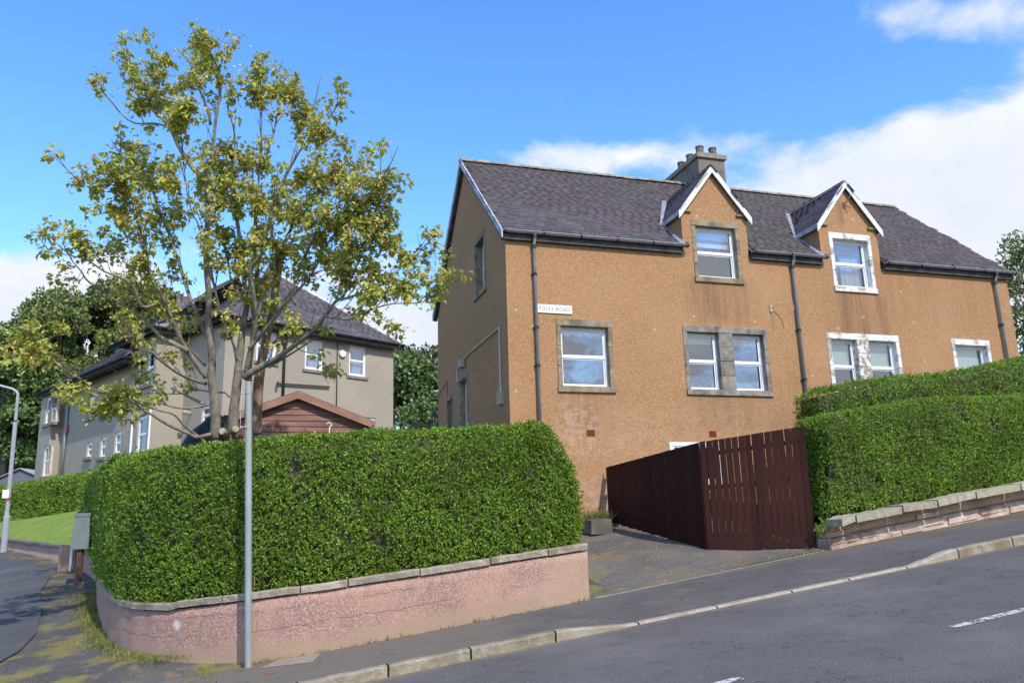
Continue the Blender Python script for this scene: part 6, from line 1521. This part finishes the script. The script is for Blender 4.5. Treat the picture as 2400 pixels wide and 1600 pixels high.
tufts('wall_weeds', pts, M_GRASSB, .06, per=6)
pts = []
for _ in range(2600):
    x, y = random.uniform(-5.5, .6), random.uniform(10.0, 24)
    if mnoise.noise(Vector((x*.9, y*.6, 1))) < .12: continue
    lim = tab([(11, -.2), (12, -1.1), (13, -1.9), (15, -2.5), (18, -3.1), (22, -4.1)], y)
    if x > lim or x < lim-2.2: continue
    pts.append(Vector((x, y, gz(x, y)+.05 if y > 11.8 else roadz(x)+.12)))
tufts('moss', pts, M_MOSS, .022, per=9, spread=.05, wid=.5)
pts = []
for _ in range(1400):
    x, y = random.uniform(4.7, 9), random.uniform(11.4, 16.6)
    onedge = abs(x-7.5) < .22 and y > 12.8 or (y < tab([(4.7, 11.3), (9, 11.75)], x)+.25 and x > 7.2) or (x < 5.1 and y < 12.1) or abs(y-YF) < .2
    blob = mnoise.noise(Vector((x*1.3, y*1.3, 8))) > .35
    if not (onedge or blob) or (blob and not onedge and random.random() < .5): continue
    if x > 7.42 and y > 12.95: continue
    pts.append(Vector((x, y, drz(x, y))))
tufts('driveway_weeds', pts, M_GRASSB, .035, per=8, spread=.05)
gt_ = onY(1408, 1200, 16.2); pts = [Vector((gt_.x+random.gauss(0, .14), 16.35+random.gauss(0, .12), drz(gt_.x, 16.3)+.12)) for _ in range(90)]
tufts('grass_tuft', pts, M_GRASSB, .32, per=10, spread=.03, wid=.05)
q = onY(1410, 1222, 15.9); m = MB(); m.hexa([(q.x-.28, 15.8, q.z-.25), (q.x+.2, 15.8, q.z-.25), (q.x+.2, 16.2, q.z-.2), (q.x-.3, 16.2, q.z-.2), (q.x-.26, 15.82, q.z+.03), (q.x+.18, 15.8, q.z+.05), (q.x+.16, 16.15, q.z+.07), (q.x-.27, 16.15, q.z+.05)])
o = m.obj('stone_block', M_CHIM, None); o['label'] = 'loose dark grey stone block at the foot of the fence near the house'; o['category'] = 'stone'
# loose gravel on the driveway
P = []; 
for _ in range(900):
    x, y = random.uniform(4.75, 9.0), random.uniform(11.45, 16.5)
    if x > 7.4 and y > 12.9: continue
    P.append((x, y, drz(x, y)+.004))
P = np.array(P); V, Q = leaves_at(P, np.tile([0, 0, 1.0], (len(P), 1)), .022, sprig=1, sprig_len=.0, wid=.9); npmesh('gravel', V, Q, M_EDGE, kind='stuff')
# fern and weeds at the end of the right wall
pts = [Vector((8.98+random.gauss(0, .06), 11.62+random.gauss(0, .08), random.uniform(1.35, 1.6))) for _ in range(22)]
tufts('wall_fern', pts, M_PRIVET, .13, per=5, spread=.02, wid=.16)
# pink flowers by the shed
ft = thing('pink_flowers', 'small plant with bright pink flowers behind the grey pole', 'plant', tuple(dep(562, 1020, 16)))
c = dep(562, 1012, 16); P = np.array([(c.x+random.gauss(0, .09), c.y+random.gauss(0, .09), c.z+random.uniform(-.35, .20)) for _ in range(70)])
V, Q = leaves_at(P, rng.normal(0, 1, P.shape), .045, sprig=3, sprig_len=.02, wid=.9); npmesh('petals', V, Q, M_PINKF, ft, kind='stuff')
P = np.array([(c.x+random.gauss(0, .12), c.y+random.gauss(0, .1), c.z+random.uniform(-.9, .1)) for _ in range(160)])
V, Q = leaves_at(P, rng.normal(0, 1, P.shape), .06, sprig=3, sprig_len=.05, wid=.5); npmesh('leaves', V, Q, M_PRIVET, ft, kind='stuff')
